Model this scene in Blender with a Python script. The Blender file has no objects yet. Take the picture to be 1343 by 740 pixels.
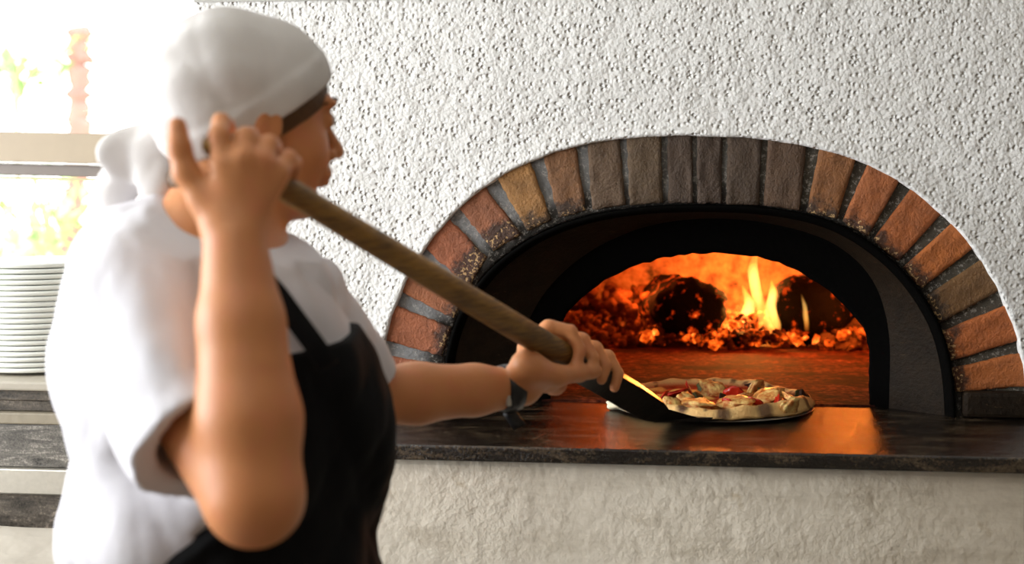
import bpy, bmesh, math, random
import numpy as np
from mathutils import Vector, Matrix
random.seed(7); rng = np.random.default_rng(7)
COL = bpy.context.scene.collection
PI = math.pi

# ------------------------------------------------------------------ camera
FPX = 1800.0
YAW = math.radians(6.2); PIT = math.atan(140 / FPX)
CAM = Vector((-.08, -2.43, 1.45))
FW = Vector((-math.sin(YAW) * math.cos(PIT), math.cos(YAW) * math.cos(PIT), -math.sin(PIT)))
RT = Vector((math.cos(YAW), math.sin(YAW), 0)); UP = RT.cross(FW)
RH = RT.copy(); FH = Vector((-math.sin(YAW), math.cos(YAW), 0)); ZZ = Vector((0, 0, 1))
def P(px, py, d):                       # point seen at (px,py), d metres in front of the camera
    return CAM + FW * d + RT * ((px - 671.5) / FPX * d) - UP * ((py - 370) / FPX * d)
def onax(px, py, ax, v):
    r = FW + RT * ((px - 671.5) / FPX) - UP * ((py - 370) / FPX)
    return CAM + r * ((v - CAM[ax]) / r[ax])
def onY(px, py, y): return onax(px, py, 1, y)
def onZ(px, py, z): return onax(px, py, 2, z)

cd = bpy.data.cameras.new('camera'); cam = bpy.data.objects.new('camera', cd); COL.objects.link(cam)
cd.sensor_width = 36; cd.lens = 36 * FPX / 1343; cd.clip_start = .05
cam.matrix_world = Matrix(((RT.x, UP.x, -FW.x, CAM.x), (RT.y, UP.y, -FW.y, CAM.y), (RT.z, UP.z, -FW.z, CAM.z), (0, 0, 0, 1)))
cd.dof.use_dof = True; cd.dof.focus_distance = 2.42; cd.dof.aperture_fstop = 3.2
bpy.context.scene.camera = cam

# ------------------------------------------------------------------ object helpers
def link(o, parent=None):
    COL.objects.link(o)
    if parent is not None:
        o.parent = parent
        o.matrix_parent_inverse = Matrix.Translation(-Vector(parent.location)) if parent.parent is None else Matrix.Identity(4)
        if parent.parent is None:
            o.location = (0, 0, 0)
    return o
def empty(name, loc, label, cat, group=None):
    o = bpy.data.objects.new(name, None); o.empty_display_size = .05
    COL.objects.link(o); o.location = loc
    return tag(o, label, cat, group)
def tag(o, label=None, cat=None, group=None, kind=None):
    if label: o['label'] = label
    if cat: o['category'] = cat
    if group: o['group'] = group
    if kind: o['kind'] = kind
    return o
def mesh_obj(name, verts, faces, mat, parent=None, smooth=False, colors=None):
    me = bpy.data.meshes.new(name)
    me.from_pydata([tuple(v) for v in verts], [], [tuple(f) for f in faces]); me.update()
    if smooth: me.polygons.foreach_set('use_smooth', [True] * len(me.polygons))
    if colors is not None:
        ca = me.color_attributes.new('tint', 'FLOAT_COLOR', 'POINT')
        ca.data.foreach_set('color', np.asarray(colors, dtype=np.float32).ravel())
    if mat: me.materials.append(mat)
    o = bpy.data.objects.new(name, me)
    return link(o, parent)
def bm_obj(name, bm, mat, parent=None, smooth=False):
    me = bpy.data.meshes.new(name); bm.normal_update(); bm.to_mesh(me); bm.free()
    if smooth: me.polygons.foreach_set('use_smooth', [True] * len(me.polygons))
    if mat: me.materials.append(mat)
    return link(bpy.data.objects.new(name, me), parent)
def bevel(o, w=.003, seg=2):
    m = o.modifiers.new('bevel', 'BEVEL'); m.width = w; m.segments = seg; m.limit_method = 'ANGLE'; return o
def box(name, a, b, mat, parent=None, bev=0.0, rot=None):
    x0, y0, z0 = a; x1, y1, z1 = b
    v = [(x0, y0, z0), (x1, y0, z0), (x1, y1, z0), (x0, y1, z0), (x0, y0, z1), (x1, y0, z1), (x1, y1, z1), (x0, y1, z1)]
    f = [(0, 3, 2, 1), (4, 5, 6, 7), (0, 1, 5, 4), (1, 2, 6, 5), (2, 3, 7, 6), (3, 0, 4, 7)]
    o = mesh_obj(name, v, f, mat, parent)
    if bev: bevel(o, bev)
    return o
def loft(rings, closed=False, caps=False):
    n = len(rings[0]); v = [p for r in rings for p in r]; f = []
    for i in range(len(rings) - 1):
        for j in range(n if closed else n - 1):
            k = (j + 1) % n
            f.append((i * n + j, i * n + k, (i + 1) * n + k, (i + 1) * n + j))
    if caps:
        f.append(tuple(range(n))[::-1]); f.append(tuple((len(rings) - 1) * n + j for j in range(n)))
    return v, f
def frame_of(d):
    d = d.normalized(); a = Vector((0, 0, 1)) if abs(d.z) < .9 else Vector((1, 0, 0))
    s = d.cross(a).normalized(); return s, d.cross(s).normalized()
def tube(pts, rad, n=16):
    rings = []; s = None
    for i, p in enumerate(pts):
        d = (pts[min(i + 1, len(pts) - 1)] - pts[max(i - 1, 0)]).normalized()
        if s is None: s, t = frame_of(d)
        else:
            s = (s - d * s.dot(d)).normalized(); t = d.cross(s)
        r = rad[i] if hasattr(rad, '__len__') else rad
        rings.append([p + s * (r * math.cos(2 * PI * k / n)) + t * (r * math.sin(2 * PI * k / n)) for k in range(n)])
    return loft(rings, True, True)
def lathe(prof, n=48, c=(0, 0, 0)):
    rings = [[Vector((c[0] + r * math.cos(2 * PI * k / n), c[1] + r * math.sin(2 * PI * k / n), c[2] + z)) for k in range(n)] for r, z in prof]
    return loft(rings, True, True)

# ------------------------------------------------------------------ materials
def srgb(r, g, b):
    return tuple(((c / 255) / 12.92 if c <= 10 else ((c / 255 + .055) / 1.055) ** 2.4) for c in (r, g, b)) + (1,)
class M:
    def __init__(s, name):
        s.m = bpy.data.materials.new(name); s.m.use_nodes = True; s.t = s.m.node_tree; s.N = s.t.nodes; s.L = s.t.links
        s.b = s.N['Principled BSDF']; s.out = s.N['Material Output']; s.co = s.N.new('ShaderNodeTexCoord')
    def n(s, typ, **kw):
        nd = s.N.new('ShaderNode' + typ)
        for k, v in kw.items():
            if k in nd.inputs: nd.inputs[k].default_value = v
            else: setattr(nd, k, v)
        return nd
    def noise(s, scale, detail=4, rough=.55, vec=None, stretch=None, dist=0):
        nd = s.n('TexNoise'); nd.inputs['Scale'].default_value = scale; nd.inputs['Detail'].default_value = detail
        nd.inputs['Roughness'].default_value = rough; nd.inputs['Distortion'].default_value = dist
        src = vec or s.co.outputs['Object']
        if stretch:
            mp = s.n('Mapping'); mp.inputs['Scale'].default_value = stretch[:3]
            if len(stretch) > 3: mp.inputs['Rotation'].default_value = stretch[3]
            s.L.new(src, mp.inputs['Vector']); src = mp.outputs['Vector']
        s.L.new(src, nd.inputs['Vector']); return nd.outputs['Fac']
    def voro(s, scale, feature='F1', rnd=1.0, vec=None):
        nd = s.n('TexVoronoi'); nd.feature = feature; nd.inputs['Scale'].default_value = scale; nd.inputs['Randomness'].default_value = rnd
        s.L.new(vec or s.co.outputs['Object'], nd.inputs['Vector']); return nd.outputs['Distance']
    def ramp(s, fac, stops, interp='LINEAR'):
        nd = s.n('ValToRGB'); cr = nd.color_ramp; cr.interpolation = interp
        while len(cr.elements) < len(stops): cr.elements.new(.5)
        for e, (p, c) in zip(cr.elements, stops):
            e.position = p; e.color = c if len(c) == 4 else (*c, 1)
        s.L.new(fac, nd.inputs['Fac']); return nd.outputs['Color']
    def mix(s, fac, a, b, mode='MIX'):
        nd = s.n('Mix'); nd.data_type = 'RGBA'; nd.blend_type = mode
        for sock, v in ((nd.inputs[0], fac), (nd.inputs[6], a), (nd.inputs[7], b)):
            if isinstance(v, (int, float, tuple)): sock.default_value = v
            else: s.L.new(v, sock)
        return nd.outputs[2]
    def math(s, op, a, b=0.0, c=None):
        nd = s.n('Math'); nd.operation = op
        for i, v in enumerate((a, b) if c is None else (a, b, c)):
            if isinstance(v, (int, float)): nd.inputs[i].default_value = v
            else: s.L.new(v, nd.inputs[i])
        return nd.outputs[0]
    def bump(s, h, dist=.002, strength=1.0, prev=None):
        nd = s.n('Bump'); nd.inputs['Distance'].default_value = dist; nd.inputs['Strength'].default_value = strength
        s.L.new(h, nd.inputs['Height'])
        if prev is not None: s.L.new(prev, nd.inputs['Normal'])
        s.L.new(nd.outputs['Normal'], s.b.inputs['Normal']); return nd.outputs['Normal']
    def set(s, **kw):
        for k, v in kw.items():
            i = s.b.inputs[k.replace('_', ' ')]
            if isinstance(v, (int, float, tuple)): i.default_value = v
            else: s.L.new(v, i)
        return s
def simple(name, c, rough=.6, metal=0.0, nscale=0, nbump=.001, var=.12):
    m = M(name); m.set(Roughness=rough, Metallic=metal)
    if nscale:
        nz = m.noise(nscale, 4)
        m.set(Base_Color=m.mix(nz, tuple(x * (1 - var) for x in c[:3]) + (1,), tuple(min(1, x * (1 + var)) for x in c[:3]) + (1,)))
        m.bump(nz, nbump)
    else: m.set(Base_Color=c)
    return m.m

def plaster(name, base, stain=None, amp=1.0, big=1.0):
    m = M(name)
    v1 = m.voro(88 * big, 'F1'); v2 = m.voro(150 * big); n1 = m.noise(48 * big, 5, .55); n2 = m.noise(9, 3)
    pits = m.ramp(v1, [(0.10, (0, 0, 0)), (.30, (.8, .8, .8)), (.42, (1, 1, 1))])
    h = m.math('MULTIPLY_ADD', n1, .9, m.math('MULTIPLY', pits, m.ramp(n2, [(.25, (.25, .25, .25)), (.7, (1, 1, 1))])))
    h = m.math('MULTIPLY_ADD', v2, -.25, h)
    c = m.mix(m.noise(3, 4), base, tuple(x * .93 for x in base[:3]) + (1,))
    if stain:
        sp = m.ramp(m.noise(16, 6, .7), [(.62, (0, 0, 0)), (.72, (1, 1, 1))])
        c = m.mix(m.math('MULTIPLY', sp, .5), c, stain)
        sp2 = m.ramp(m.noise(5, 5, .7, stretch=(1, 1, 5)), [(.5, (0, 0, 0)), (.75, (1, 1, 1))])
        c = m.mix(m.math('MULTIPLY', sp2, .45), c, srgb(170, 155, 130))
    if stain:
        h = m.math('MULTIPLY_ADD', m.noise(26, 4, .5), 3.5, m.math('MULTIPLY', m.noise(75, 4, .6), 1.6))
        h = m.math('MULTIPLY', h, m.ramp(m.noise(4, 3), [(.35, (.35, .35, .35)), (.65, (1, 1, 1))]))
    m.set(Base_Color=c, Roughness=.75)
    m.bump(h, .0052 * amp); return m.m
MAT_PL = plaster('rough_white_plaster', srgb(244, 243, 240), amp=1.0)
MAT_PLS = simple('smooth_white_plaster', srgb(238, 236, 230), .8, nscale=60, nbump=.002)
MAT_PLB = plaster('stained_white_plaster', srgb(236, 226, 208), srgb(176, 150, 105), amp=.34, big=.7)

def brick_mat():
    m = M('fired_brick')
    at = m.n('Attribute'); at.attribute_name = 'tint'
    soot = at.outputs['Alpha']
    nz = m.noise(45, 6, .65); n3 = m.noise(160, 4, .7)
    c = m.mix(m.ramp(nz, [(.3, (0, 0, 0)), (.75, (1, 1, 1))]), m.mix(.0, at.outputs['Color'], (0, 0, 0, 1)), m.mix(.45, at.outputs['Color'], srgb(40, 25, 15)))
    pit = m.ramp(n3, [(.28, (0, 0, 0)), (.36, (1, 1, 1))])
    c = m.mix(m.math('MULTIPLY', m.math('SUBTRACT', 1.0, pit), .6), c, (.02, .015, .01, 1))
    edge = m.math('ADD', soot, m.math('MULTIPLY', m.math('SUBTRACT', m.noise(38, 5, .75), .5), 1.3))
    sm = m.ramp(edge, [(.62, (0, 0, 0)), (.85, (1, 1, 1))])
    c = m.mix(m.math('MULTIPLY', sm, .85), c, srgb(38, 27, 20))
    ed2 = m.math('ADD', soot, m.math('MULTIPLY', m.math('SUBTRACT', m.noise(120, 4, .8), .5), 1.1))
    crumb = m.math('MULTIPLY', m.ramp(ed2, [(1.02, (0, 0, 0)), (1.1, (1, 1, 1))]), .55)
    crumb2 = m.ramp(m.math('ADD', soot, m.math('MULTIPLY', m.math('SUBTRACT', m.noise(110, 3, .8), .5), 1.2)), [(.9, (0, 0, 0)), (.95, (1, 1, 1))])
    c = m.mix(m.math('MULTIPLY', crumb2, m.ramp(m.noise(170, 2), [(.52, (0, 0, 0)), (.6, (.8, .8, .8))])), c, srgb(215, 175, 120))
    m.set(Base_Color=c, Roughness=.62)
    h = m.math('ADD', m.math('MULTIPLY', nz, .35), m.math('MULTIPLY', n3, .8)); m.bump(h, .006); return m.m
MAT_BR = brick_mat()
def mortar_mat():
    m = M('grey_mortar'); at = m.n('Attribute'); at.attribute_name = 'tint'
    c = m.mix(m.noise(60, 5, .7), at.outputs['Color'], m.mix(.5, at.outputs['Color'], (.02, .02, .018, 1)))
    sp = m.ramp(m.noise(130, 4, .8), [(.54, (0, 0, 0)), (.62, (1, 1, 1))])
    c = m.mix(m.math('MULTIPLY', sp, .5), c, srgb(196, 190, 180))
    m.set(Base_Color=c, Roughness=.85); m.bump(m.noise(120, 5, .7), .004); return m.m
MAT_MO = mortar_mat()
def soot_mat():
    m = M('soot_blackened_iron')
    sp = m.ramp(m.noise(260, 3, .8), [(.68, (0, 0, 0)), (.74, (1, 1, 1))])
    big = m.ramp(m.noise(9, 3), [(.5, (0, 0, 0)), (.7, (1, 1, 1))])
    c = m.mix(m.math('MULTIPLY', sp, m.math('MULTIPLY', big, .5)), (.0022, .002, .0018, 1), srgb(90, 78, 60))
    m.set(Base_Color=c, Roughness=.9); m.b.inputs['Specular IOR Level'].default_value = .03; m.bump(m.noise(70, 5, .6), .002); return m.m
MAT_SO = soot_mat()
def lining_mat():
    m = M('smoked_render')
    c = m.mix(m.noise(30, 6, .7), (.002, .0016, .0012, 1), (.030, .018, .009, 1))
    sc = m.ramp(m.noise(25, 5, .8, stretch=(1, 1, 6, (.0, .5, 0))), [(.64, (0, 0, 0)), (.70, (1, 1, 1))])
    c = m.mix(m.math('MULTIPLY', sc, .5), c, srgb(110, 90, 60))
    m.set(Base_Color=c, Roughness=.55); m.b.inputs['Specular IOR Level'].default_value = .14; m.bump(m.noise(120, 5, .7), .003); return m.m
MAT_LI = lining_mat()
def granite(name, dark, light, scale=1.0, rough=.2, mid=.5):
    m = M(name)
    a = m.noise(9 * scale, 8, .7, stretch=(.5, 1.6, 2.2, (0, .35, .3)), dist=1.2); b = m.noise(150 * scale, 3, .7)
    f = m.math('ADD', m.math('MULTIPLY', a, .7), m.math('MULTIPLY', b, .3))
    c = m.ramp(f, [(mid - .12, dark), (mid + .06, tuple((x + y) / 2 * .7 for x, y in zip(dark, light))), (mid + .16, light)])
    m.set(Base_Color=c, Roughness=m.math('ADD', rough, m.math('MULTIPLY', b, .12)))
    m.bump(m.math('ADD', b, a), .0006); return m.m
def counter_mat():
    m = M('dark_polished_granite')
    a = m.noise(7, 8, .72, stretch=(.7, 1.8, 2, (0, 0, .35)), dist=1.5); b = m.noise(170, 4, .75)
    f = m.math('ADD', m.math('MULTIPLY', a, .62), m.math('MULTIPLY', b, .38))
    c = m.ramp(f, [(.40, (.004, .003, .0022)), (.50, (.010, .007, .005)), (.62, (.12, .085, .050))])
    sc = m.ramp(m.noise(14, 5, .75, stretch=(.35, 3, 1, (0, 0, .5))), [(.68, (0, 0, 0)), (.72, (1, 1, 1))])
    c = m.mix(m.math('MULTIPLY', sc, .2), c, srgb(170, 160, 145))
    m.set(Base_Color=c, Roughness=m.ramp(m.noise(22, 4), [(.3, (.07, .07, .07)), (.7, (.18, .18, .18))]))
    m.bump(m.math('ADD', b, m.noise(40, 3)), .0016); m.b.inputs['IOR'].default_value = 1.68; return m.m
MAT_CT = counter_mat()
MAT_G1 = granite('speckled_grey_granite', (.006, .006, .0055), (.42, .38, .33), 2.2, .3, .47)
MAT_G2 = granite('veined_brown_granite', (.008, .0065, .005), (.34, .28, .22), 1.5, .3, .48)
MAT_STEEL = simple('brushed_steel', srgb(205, 200, 190), .38, .85, 90, .0003)
MAT_DSTEEL = simple('dark_worn_steel', (.035, .032, .03, 1), .33, .8, 60, .0006, .4)
MAT_BLADE = simple('worn_steel_blade', srgb(150, 145, 135), .42, .7, 60, .0004)
MAT_FRAME = simple('beige_window_frame', srgb(158, 142, 120), .5, 0, 30, .0003, .05)
MAT_FRAMED = simple('dark_grey_gasket', srgb(112, 102, 95), .5, 0, 30, .0003, .05)
MAT_PLATE = M('white_glazed_china').set(Base_Color=srgb(236, 237, 230), Roughness=.18).m
def wood_mat():
    m = M('worn_wooden_handle')
    g = m.noise(30, 5, .6, stretch=(1, 1, 14)); l = m.noise(9, 3)
    c = m.ramp(g, [(.3, srgb(84, 56, 16)), (.5, srgb(150, 108, 40)), (.72, srgb(188, 142, 62))])
    c = m.mix(m.ramp(l, [(.45, (0, 0, 0)), (.75, (.6, .6, .6))]), c, srgb(64, 42, 18))
    gx = m.n('SeparateXYZ'); m.L.new(m.co.outputs['Object'], gx.inputs[0])
    grime = m.ramp(m.math('MULTIPLY', m.math('SUBTRACT', 1.34, gx.outputs['Z']), 4.0), [(.0, (0, 0, 0)), (.95, (1, 1, 1))])
    c = m.mix(m.math('MULTIPLY', grime, .78), c, srgb(26, 20, 12))
    m.set(Base_Color=c, Roughness=.5); m.bump(g, .001); return m.m
MAT_WOOD = wood_mat()
def skin_mat():
    m = M('warm_tanned_skin')
    c = m.mix(m.noise(14, 4), srgb(212, 146, 94), srgb(198, 124, 74))
    c = m.mix(m.math('MULTIPLY', m.ramp(m.noise(32, 3), [(.5, (0, 0, 0)), (.8, (1, 1, 1))]), .35), c, srgb(214, 118, 96))
    m.set(Base_Color=c, Roughness=.5); m.b.inputs['Subsurface Weight'].default_value = .12; m.b.inputs['Subsurface Radius'].default_value = (1, .35, .2); m.b.inputs['Subsurface Scale'].default_value = .01
    m.bump(m.noise(300, 3), .0003); return m.m
MAT_SKIN = skin_mat()
def cloth_mat(name, c, rough=.9, fold=.0):
    m = M(name); w = m.noise(900, 2); f = m.noise(12, 3, .5, stretch=(1, 1, .6))
    m.set(Base_Color=m.mix(w, c, tuple(x * .92 for x in c[:3]) + (1,)), Roughness=rough); m.b.inputs['Specular IOR Level'].default_value = .2
    m.bump(m.math('ADD', m.math('MULTIPLY', w, .03), f), .006 + fold); return m.m
MAT_SHIRT = cloth_mat('white_cotton', srgb(222, 220, 226))
MAT_CAP = cloth_mat('white_bandana_cotton', srgb(226, 222, 220))
MAT_APR = cloth_mat('black_apron_cotton', (.0045, .0045, .005, 1), .95)
MAT_TRO = cloth_mat('dark_trouser_cotton', (.02, .02, .025, 1))
MAT_HAIR = simple('dark_blond_hair', srgb(92, 62, 30), .55, 0, 200, .001, .35)
MAT_BLACKR = simple('black_rubber', (.012, .012, .013, 1), .35, 0, 60, .0003, .2)
MAT_SHOE = simple('black_leather', (.02, .02, .02, 1), .4, 0, 50, .0004, .2)
MAT_LINEN = cloth_mat('floury_linen', srgb(186, 178, 166), .95)
def dome_mat():
    m = M('scorched_firebrick')
    sp = m.voro(26, 'DISTANCE_TO_EDGE'); nz = m.noise(24, 7, .7)
    c = m.ramp(nz, [(.32, srgb(70, 40, 26)), (.52, srgb(190, 120, 80)), (.72, srgb(226, 160, 110))])
    m.set(Base_Color=c, Roughness=.9); m.bump(nz, .02); return m.m
MAT_DOME = dome_mat()
def hearth_mat():
    m = M('oven_floor_tile'); nz = m.noise(60, 6, .75); l = m.noise(8, 6, .7, stretch=(1, 1.3, 1))
    c = m.ramp(nz, [(.40, srgb(50, 18, 10)), (.52, srgb(128, 56, 32)), (.66, srgb(190, 110, 70))])
    c = m.mix(m.ramp(l, [(.42, (0, 0, 0)), (.58, (.9, .9, .9))]), c, srgb(36, 14, 9))
    m.set(Base_Color=c, Roughness=.85); m.b.inputs['Specular IOR Level'].default_value = .12; m.bump(nz, .008); return m.m
MAT_HEARTH = hearth_mat()
def ember_mat(name, dark, glow, strength, lo=.52, hi=.72, sc=24):
    m = M(name); nz = m.noise(sc, 5, .7); nb = m.noise(sc * .25, 2)
    f = m.ramp(m.math('ADD', nz, m.math('MULTIPLY', m.math('SUBTRACT', nb, .5), .5)), [(lo, (0, 0, 0)), (hi, (1, 1, 1))])
    m.set(Base_Color=dark, Roughness=.9, Emission_Color=m.ramp(f, [(0, (.6, .03, 0)), (.5, glow), (1, (1, .36, .05))]), Emission_Strength=m.math('MULTIPLY', f, strength))
    m.b.inputs['Specular IOR Level'].default_value = .08; m.bump(nz, .012); return m.m
MAT_EMB = ember_mat('glowing_embers', srgb(90, 60, 45), (1, .12, .008), 7.0, .48, .74, 26)
MAT_ASH = ember_mat('ashy_coals', srgb(120, 85, 60), (1, .09, .006), 2.2, .60, .85, 30)
MAT_LOG = ember_mat('charred_bark', (.007, .005, .004, 1), (1, .07, .005), 4, .55, .78, 34)
def flame_mat(core=1.0):
    m = M('flame_gas'); 
    for l in list(m.L): m.L.remove(l)
    gen = m.n('SeparateXYZ'); m.L.new(m.co.outputs['Generated'], gen.inputs[0])
    c = m.ramp(gen.outputs['Z'], [(0, (1, .22, .02)), (.35, (1, .42, .07)), (.75, (1, .52, .12)), (1, (1, .34, .04))])
    nz = m.noise(22, 3, .6, stretch=(1, 1, .35))
    st = m.math('MULTIPLY', m.ramp(nz, [(.32, (.25, .25, .25)), (.6, (1, 1, 1))]), m.ramp(gen.outputs['Z'], [(0, (.25, .25, .25)), (.3, (1, 1, 1)), (.85, (1, 1, 1)), (1, (.6, .6, .6))]))
    em = m.n('Emission'); m.L.new(c, em.inputs['Color']); m.L.new(m.math('MULTIPLY', st, 420 * core), em.inputs['Strength'])
    m.L.new(em.outputs[0], m.out.inputs['Volume']); return m.m
MAT_FLAME = flame_mat()

# ------------------------------------------------------------------ distance-field modelling (organic shapes as one continuous surface)
def V3(p): return np.array([p[0], p[1], p[2]], dtype=np.float32)
class Field:
    def __init__(s, lo, hi, h):
        s.lo = np.array(lo, dtype=np.float32); s.h = h
        s.n = tuple(int(math.ceil((b - a) / h)) + 2 for a, b in zip(lo, hi)); s.f = np.full(s.n, .06, dtype=np.float32)
    def region(s, lo, hi):
        a = [max(0, int((l - o) / s.h)) for l, o in zip(lo, s.lo)]; b = [min(n, int((l - o) / s.h) + 2) for l, o, n in zip(hi, s.lo, s.n)]
        if any(q <= p for p, q in zip(a, b)): return None, None
        sl = tuple(slice(p, q) for p, q in zip(a, b))
        g = [(s.lo[i] + s.h * np.arange(a[i], b[i], dtype=np.float32)) for i in range(3)]
        return sl, (g[0][:, None, None], g[1][None, :, None], g[2][None, None, :])
    def _put(s, sl, d, k, mode='add'):
        a = s.f[sl]
        if mode == 'add':
            r = np.minimum(a, d)
            if k > 0: r = r - (np.maximum(k - np.abs(a - d), 0) / k) ** 2 * (k / 4)
        else:
            d = -d; r = np.maximum(a, d)
            if k > 0: r = r + (np.maximum(k - np.abs(a - d), 0) / k) ** 2 * (k / 4)
        s.f[sl] = r
    def cone(s, a, b, ra, rb, k=.01, mode='add', sq=None):
        a = V3(a); b = V3(b); pad = max(ra, rb) + .03 + k
        sl, g = s.region(np.minimum(a, b) - pad, np.maximum(a, b) + pad)
        if sl is None: return
        ab = b - a; L2 = float(ab @ ab) + 1e-12
        px, py, pz = g[0] - a[0], g[1] - a[1], g[2] - a[2]
        t = np.clip((px * ab[0] + py * ab[1] + pz * ab[2]) / L2, 0, 1)
        d = np.sqrt((px - t * ab[0]) ** 2 + (py - t * ab[1]) ** 2 + (pz - t * ab[2]) ** 2) - (ra + (rb - ra) * t)
        s._put(sl, d, k, mode)
    def chain(s, pts, rr, k=.008):
        for i in range(len(pts) - 1): s.cone(pts[i], pts[i + 1], rr[i], rr[i + 1], k)
    def ell(s, c, r, axes=None, k=.01, mode='add'):
        c = V3(c); R = max(r) + .03 + k
        sl, g = s.region(c - R, c + R)
        if sl is None: return
        px, py, pz = g[0] - c[0], g[1] - c[1], g[2] - c[2]
        if axes is None: q = (px, py, pz)
        else: q = [px * float(ax[0]) + py * float(ax[1]) + pz * float(ax[2]) for ax in axes]
        k0 = np.sqrt((q[0] / r[0]) ** 2 + (q[1] / r[1]) ** 2 + (q[2] / r[2]) ** 2)
        k1 = np.sqrt((q[0] / r[0] ** 2) ** 2 + (q[1] / r[1] ** 2) ** 2 + (q[2] / r[2] ** 2) ** 2) + 1e-9
        s._put(sl, k0 * (k0 - 1) / k1, k, mode)
    def grid(s):
        return [(s.lo[i] + s.h * np.arange(s.n[i], dtype=np.float32)).reshape([-1 if j == i else 1 for j in range(3)]) for i in range(3)]
    def half(s, p, nrm, k=0):      # keep the side nrm points away from
        g = s.grid(); d = sum((g[i] - float(p[i])) * float(nrm[i]) for i in range(3))
        s.f = np.maximum(s.f, d.astype(np.float32))
    def mesh(s):
        f = s.f; h = s.h; neg = f < 0
        c = np.zeros(tuple(n - 1 for n in f.shape), dtype=np.int8)
        for di in (0, 1):
            for dj in (0, 1):
                for dk in (0, 1):
                    c += neg[di:f.shape[0] - 1 + di, dj:f.shape[1] - 1 + dj, dk:f.shape[2] - 1 + dk]
        act = np.argwhere((c > 0) & (c < 8)); ids = np.full(c.shape, -1, dtype=np.int32)
        ids[act[:, 0], act[:, 1], act[:, 2]] = np.arange(len(act))
        pos = np.zeros((len(act), 3)); cnt = np.zeros(len(act))
        cr = [(i, j, k) for i in (0, 1) for j in (0, 1) for k in (0, 1)]
        for a in cr:
            for b in cr:
                if a < b and sum(abs(x - y) for x, y in zip(a, b)) == 1:
                    va = f[act[:, 0] + a[0], act[:, 1] + a[1], act[:, 2] + a[2]]; vb = f[act[:, 0] + b[0], act[:, 1] + b[1], act[:, 2] + b[2]]
                    m = (va < 0) != (vb < 0); t = np.where(m, va / np.where(m, va - vb, 1), 0)
                    for x in range(3): pos[:, x] += np.where(m, a[x] + t * (b[x] - a[x]), 0)
                    cnt += m
        pos = (pos / cnt[:, None] + act) * h + s.lo
        faces = []
        for ax in range(3):
            o1, o2 = [x for x in range(3) if x != ax]
            A = [slice(1, -1)] * 3; B = [slice(1, -1)] * 3; A[ax] = slice(0, -1); B[ax] = slice(1, None)
            na = neg[tuple(A)]; nb = neg[tuple(B)]; e = np.argwhere(na != nb); base = e.copy()
            base[:, o1] += 1; base[:, o2] += 1
            fl = na[e[:, 0], e[:, 1], e[:, 2]]
            if ax == 1: fl = ~fl
            q = []
            for (u, v) in ((-1, -1), (0, -1), (0, 0), (-1, 0)):
                x = base.copy(); x[:, o1] += u; x[:, o2] += v; q.append(ids[x[:, 0], x[:, 1], x[:, 2]])
            q = np.stack(q, 1); q = np.where(fl[:, None], q, q[:, ::-1]); faces.append(q[(q >= 0).all(1)])
        return pos, np.concatenate(faces)
    def obj(s, name, mat, parent=None, smooth_it=2, disp=None):
        pos, q = s.mesh()
        # light laplacian smoothing
        if smooth_it:
            e = np.concatenate([q[:, [0, 1]], q[:, [1, 2]], q[:, [2, 3]], q[:, [3, 0]]])
            for _ in range(smooth_it):
                acc = np.zeros_like(pos); n = np.zeros(len(pos))
                for x in range(3):
                    acc[:, x] = np.bincount(e[:, 0], pos[e[:, 1], x], len(pos)) + np.bincount(e[:, 1], pos[e[:, 0], x], len(pos))
                n = np.bincount(e[:, 0], minlength=len(pos)) + np.bincount(e[:, 1], minlength=len(pos))
                pos = pos * .5 + .5 * acc / np.maximum(n, 1)[:, None]
        me = bpy.data.meshes.new(name)
        me.vertices.add(len(pos)); me.vertices.foreach_set('co', pos.astype(np.float32).ravel())
        me.loops.add(q.size); me.loops.foreach_set('vertex_index', q.astype(np.int32).ravel())
        me.polygons.add(len(q)); me.polygons.foreach_set('loop_start', np.arange(0, q.size, 4, dtype=np.int32)); me.polygons.foreach_set('loop_total', np.full(len(q), 4, dtype=np.int32))
        me.polygons.foreach_set('use_smooth', np.ones(len(q), dtype=bool))
        me.update(calc_edges=True); me.validate()
        me.materials.append(mat)
        return link(bpy.data.objects.new(name, me), parent)
def folds(g, seed, n=7, fmin=14, fmax=40, direction=None, spread=.5):
    r = np.random.default_rng(seed); out = 0
    for i in range(n):
        w = r.uniform(fmin, fmax); d = r.normal(size=3)
        if direction is not None: d = np.array(direction) + spread * d
        d = d / np.linalg.norm(d) * w; d2 = r.normal(size=3) * 9
        ph = g[0] * float(d[0]) + g[1] * float(d[1]) + g[2] * float(d[2]) + 1.4 * np.sin(g[0] * float(d2[0]) + g[1] * float(d2[1]) + g[2] * float(d2[2]) + r.uniform(0, 6)) + r.uniform(0, 6)
        out = out + (1 - 2 * np.abs(np.sin(ph * .5))) * (fmin / w)
    return (out / n ** .6).astype(np.float32)

# ------------------------------------------------------------------ the oven front
ZC = 1.03
OUT = [(494, 545), (496, 500), (500, 450), (525, 380), (560, 318), (600, 272), (645, 236), (700, 207), (760, 189), (820, 180), (880, 177), (940, 177), (1000, 181), (1060, 190), (1120, 206), (1180, 236), (1235, 277), (1285, 333), (1318, 392), (1338, 450), (1349, 505), (1352, 550)]
INN = [(577, 540), (578, 500), (583, 468), (592, 430), (612, 388), (645, 348), (690, 314), (735, 293), (785, 279), (850, 270), (920, 268), (990, 270), (1050, 278), (1100, 292), (1145, 318), (1185, 352), (1215, 390), (1238, 432), (1249, 475), (1254, 515), (1255, 540)]
DOOR = [(722, 536), (722, 470), (727, 440), (745, 408), (765, 388), (790, 370), (815, 356), (845, 345), (880, 336), (920, 332), (960, 332), (1000, 338), (1030, 347), (1060, 362), (1085, 379), (1105, 398), (1125, 420), (1138, 437), (1140, 460), (1140, 536)]
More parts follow.
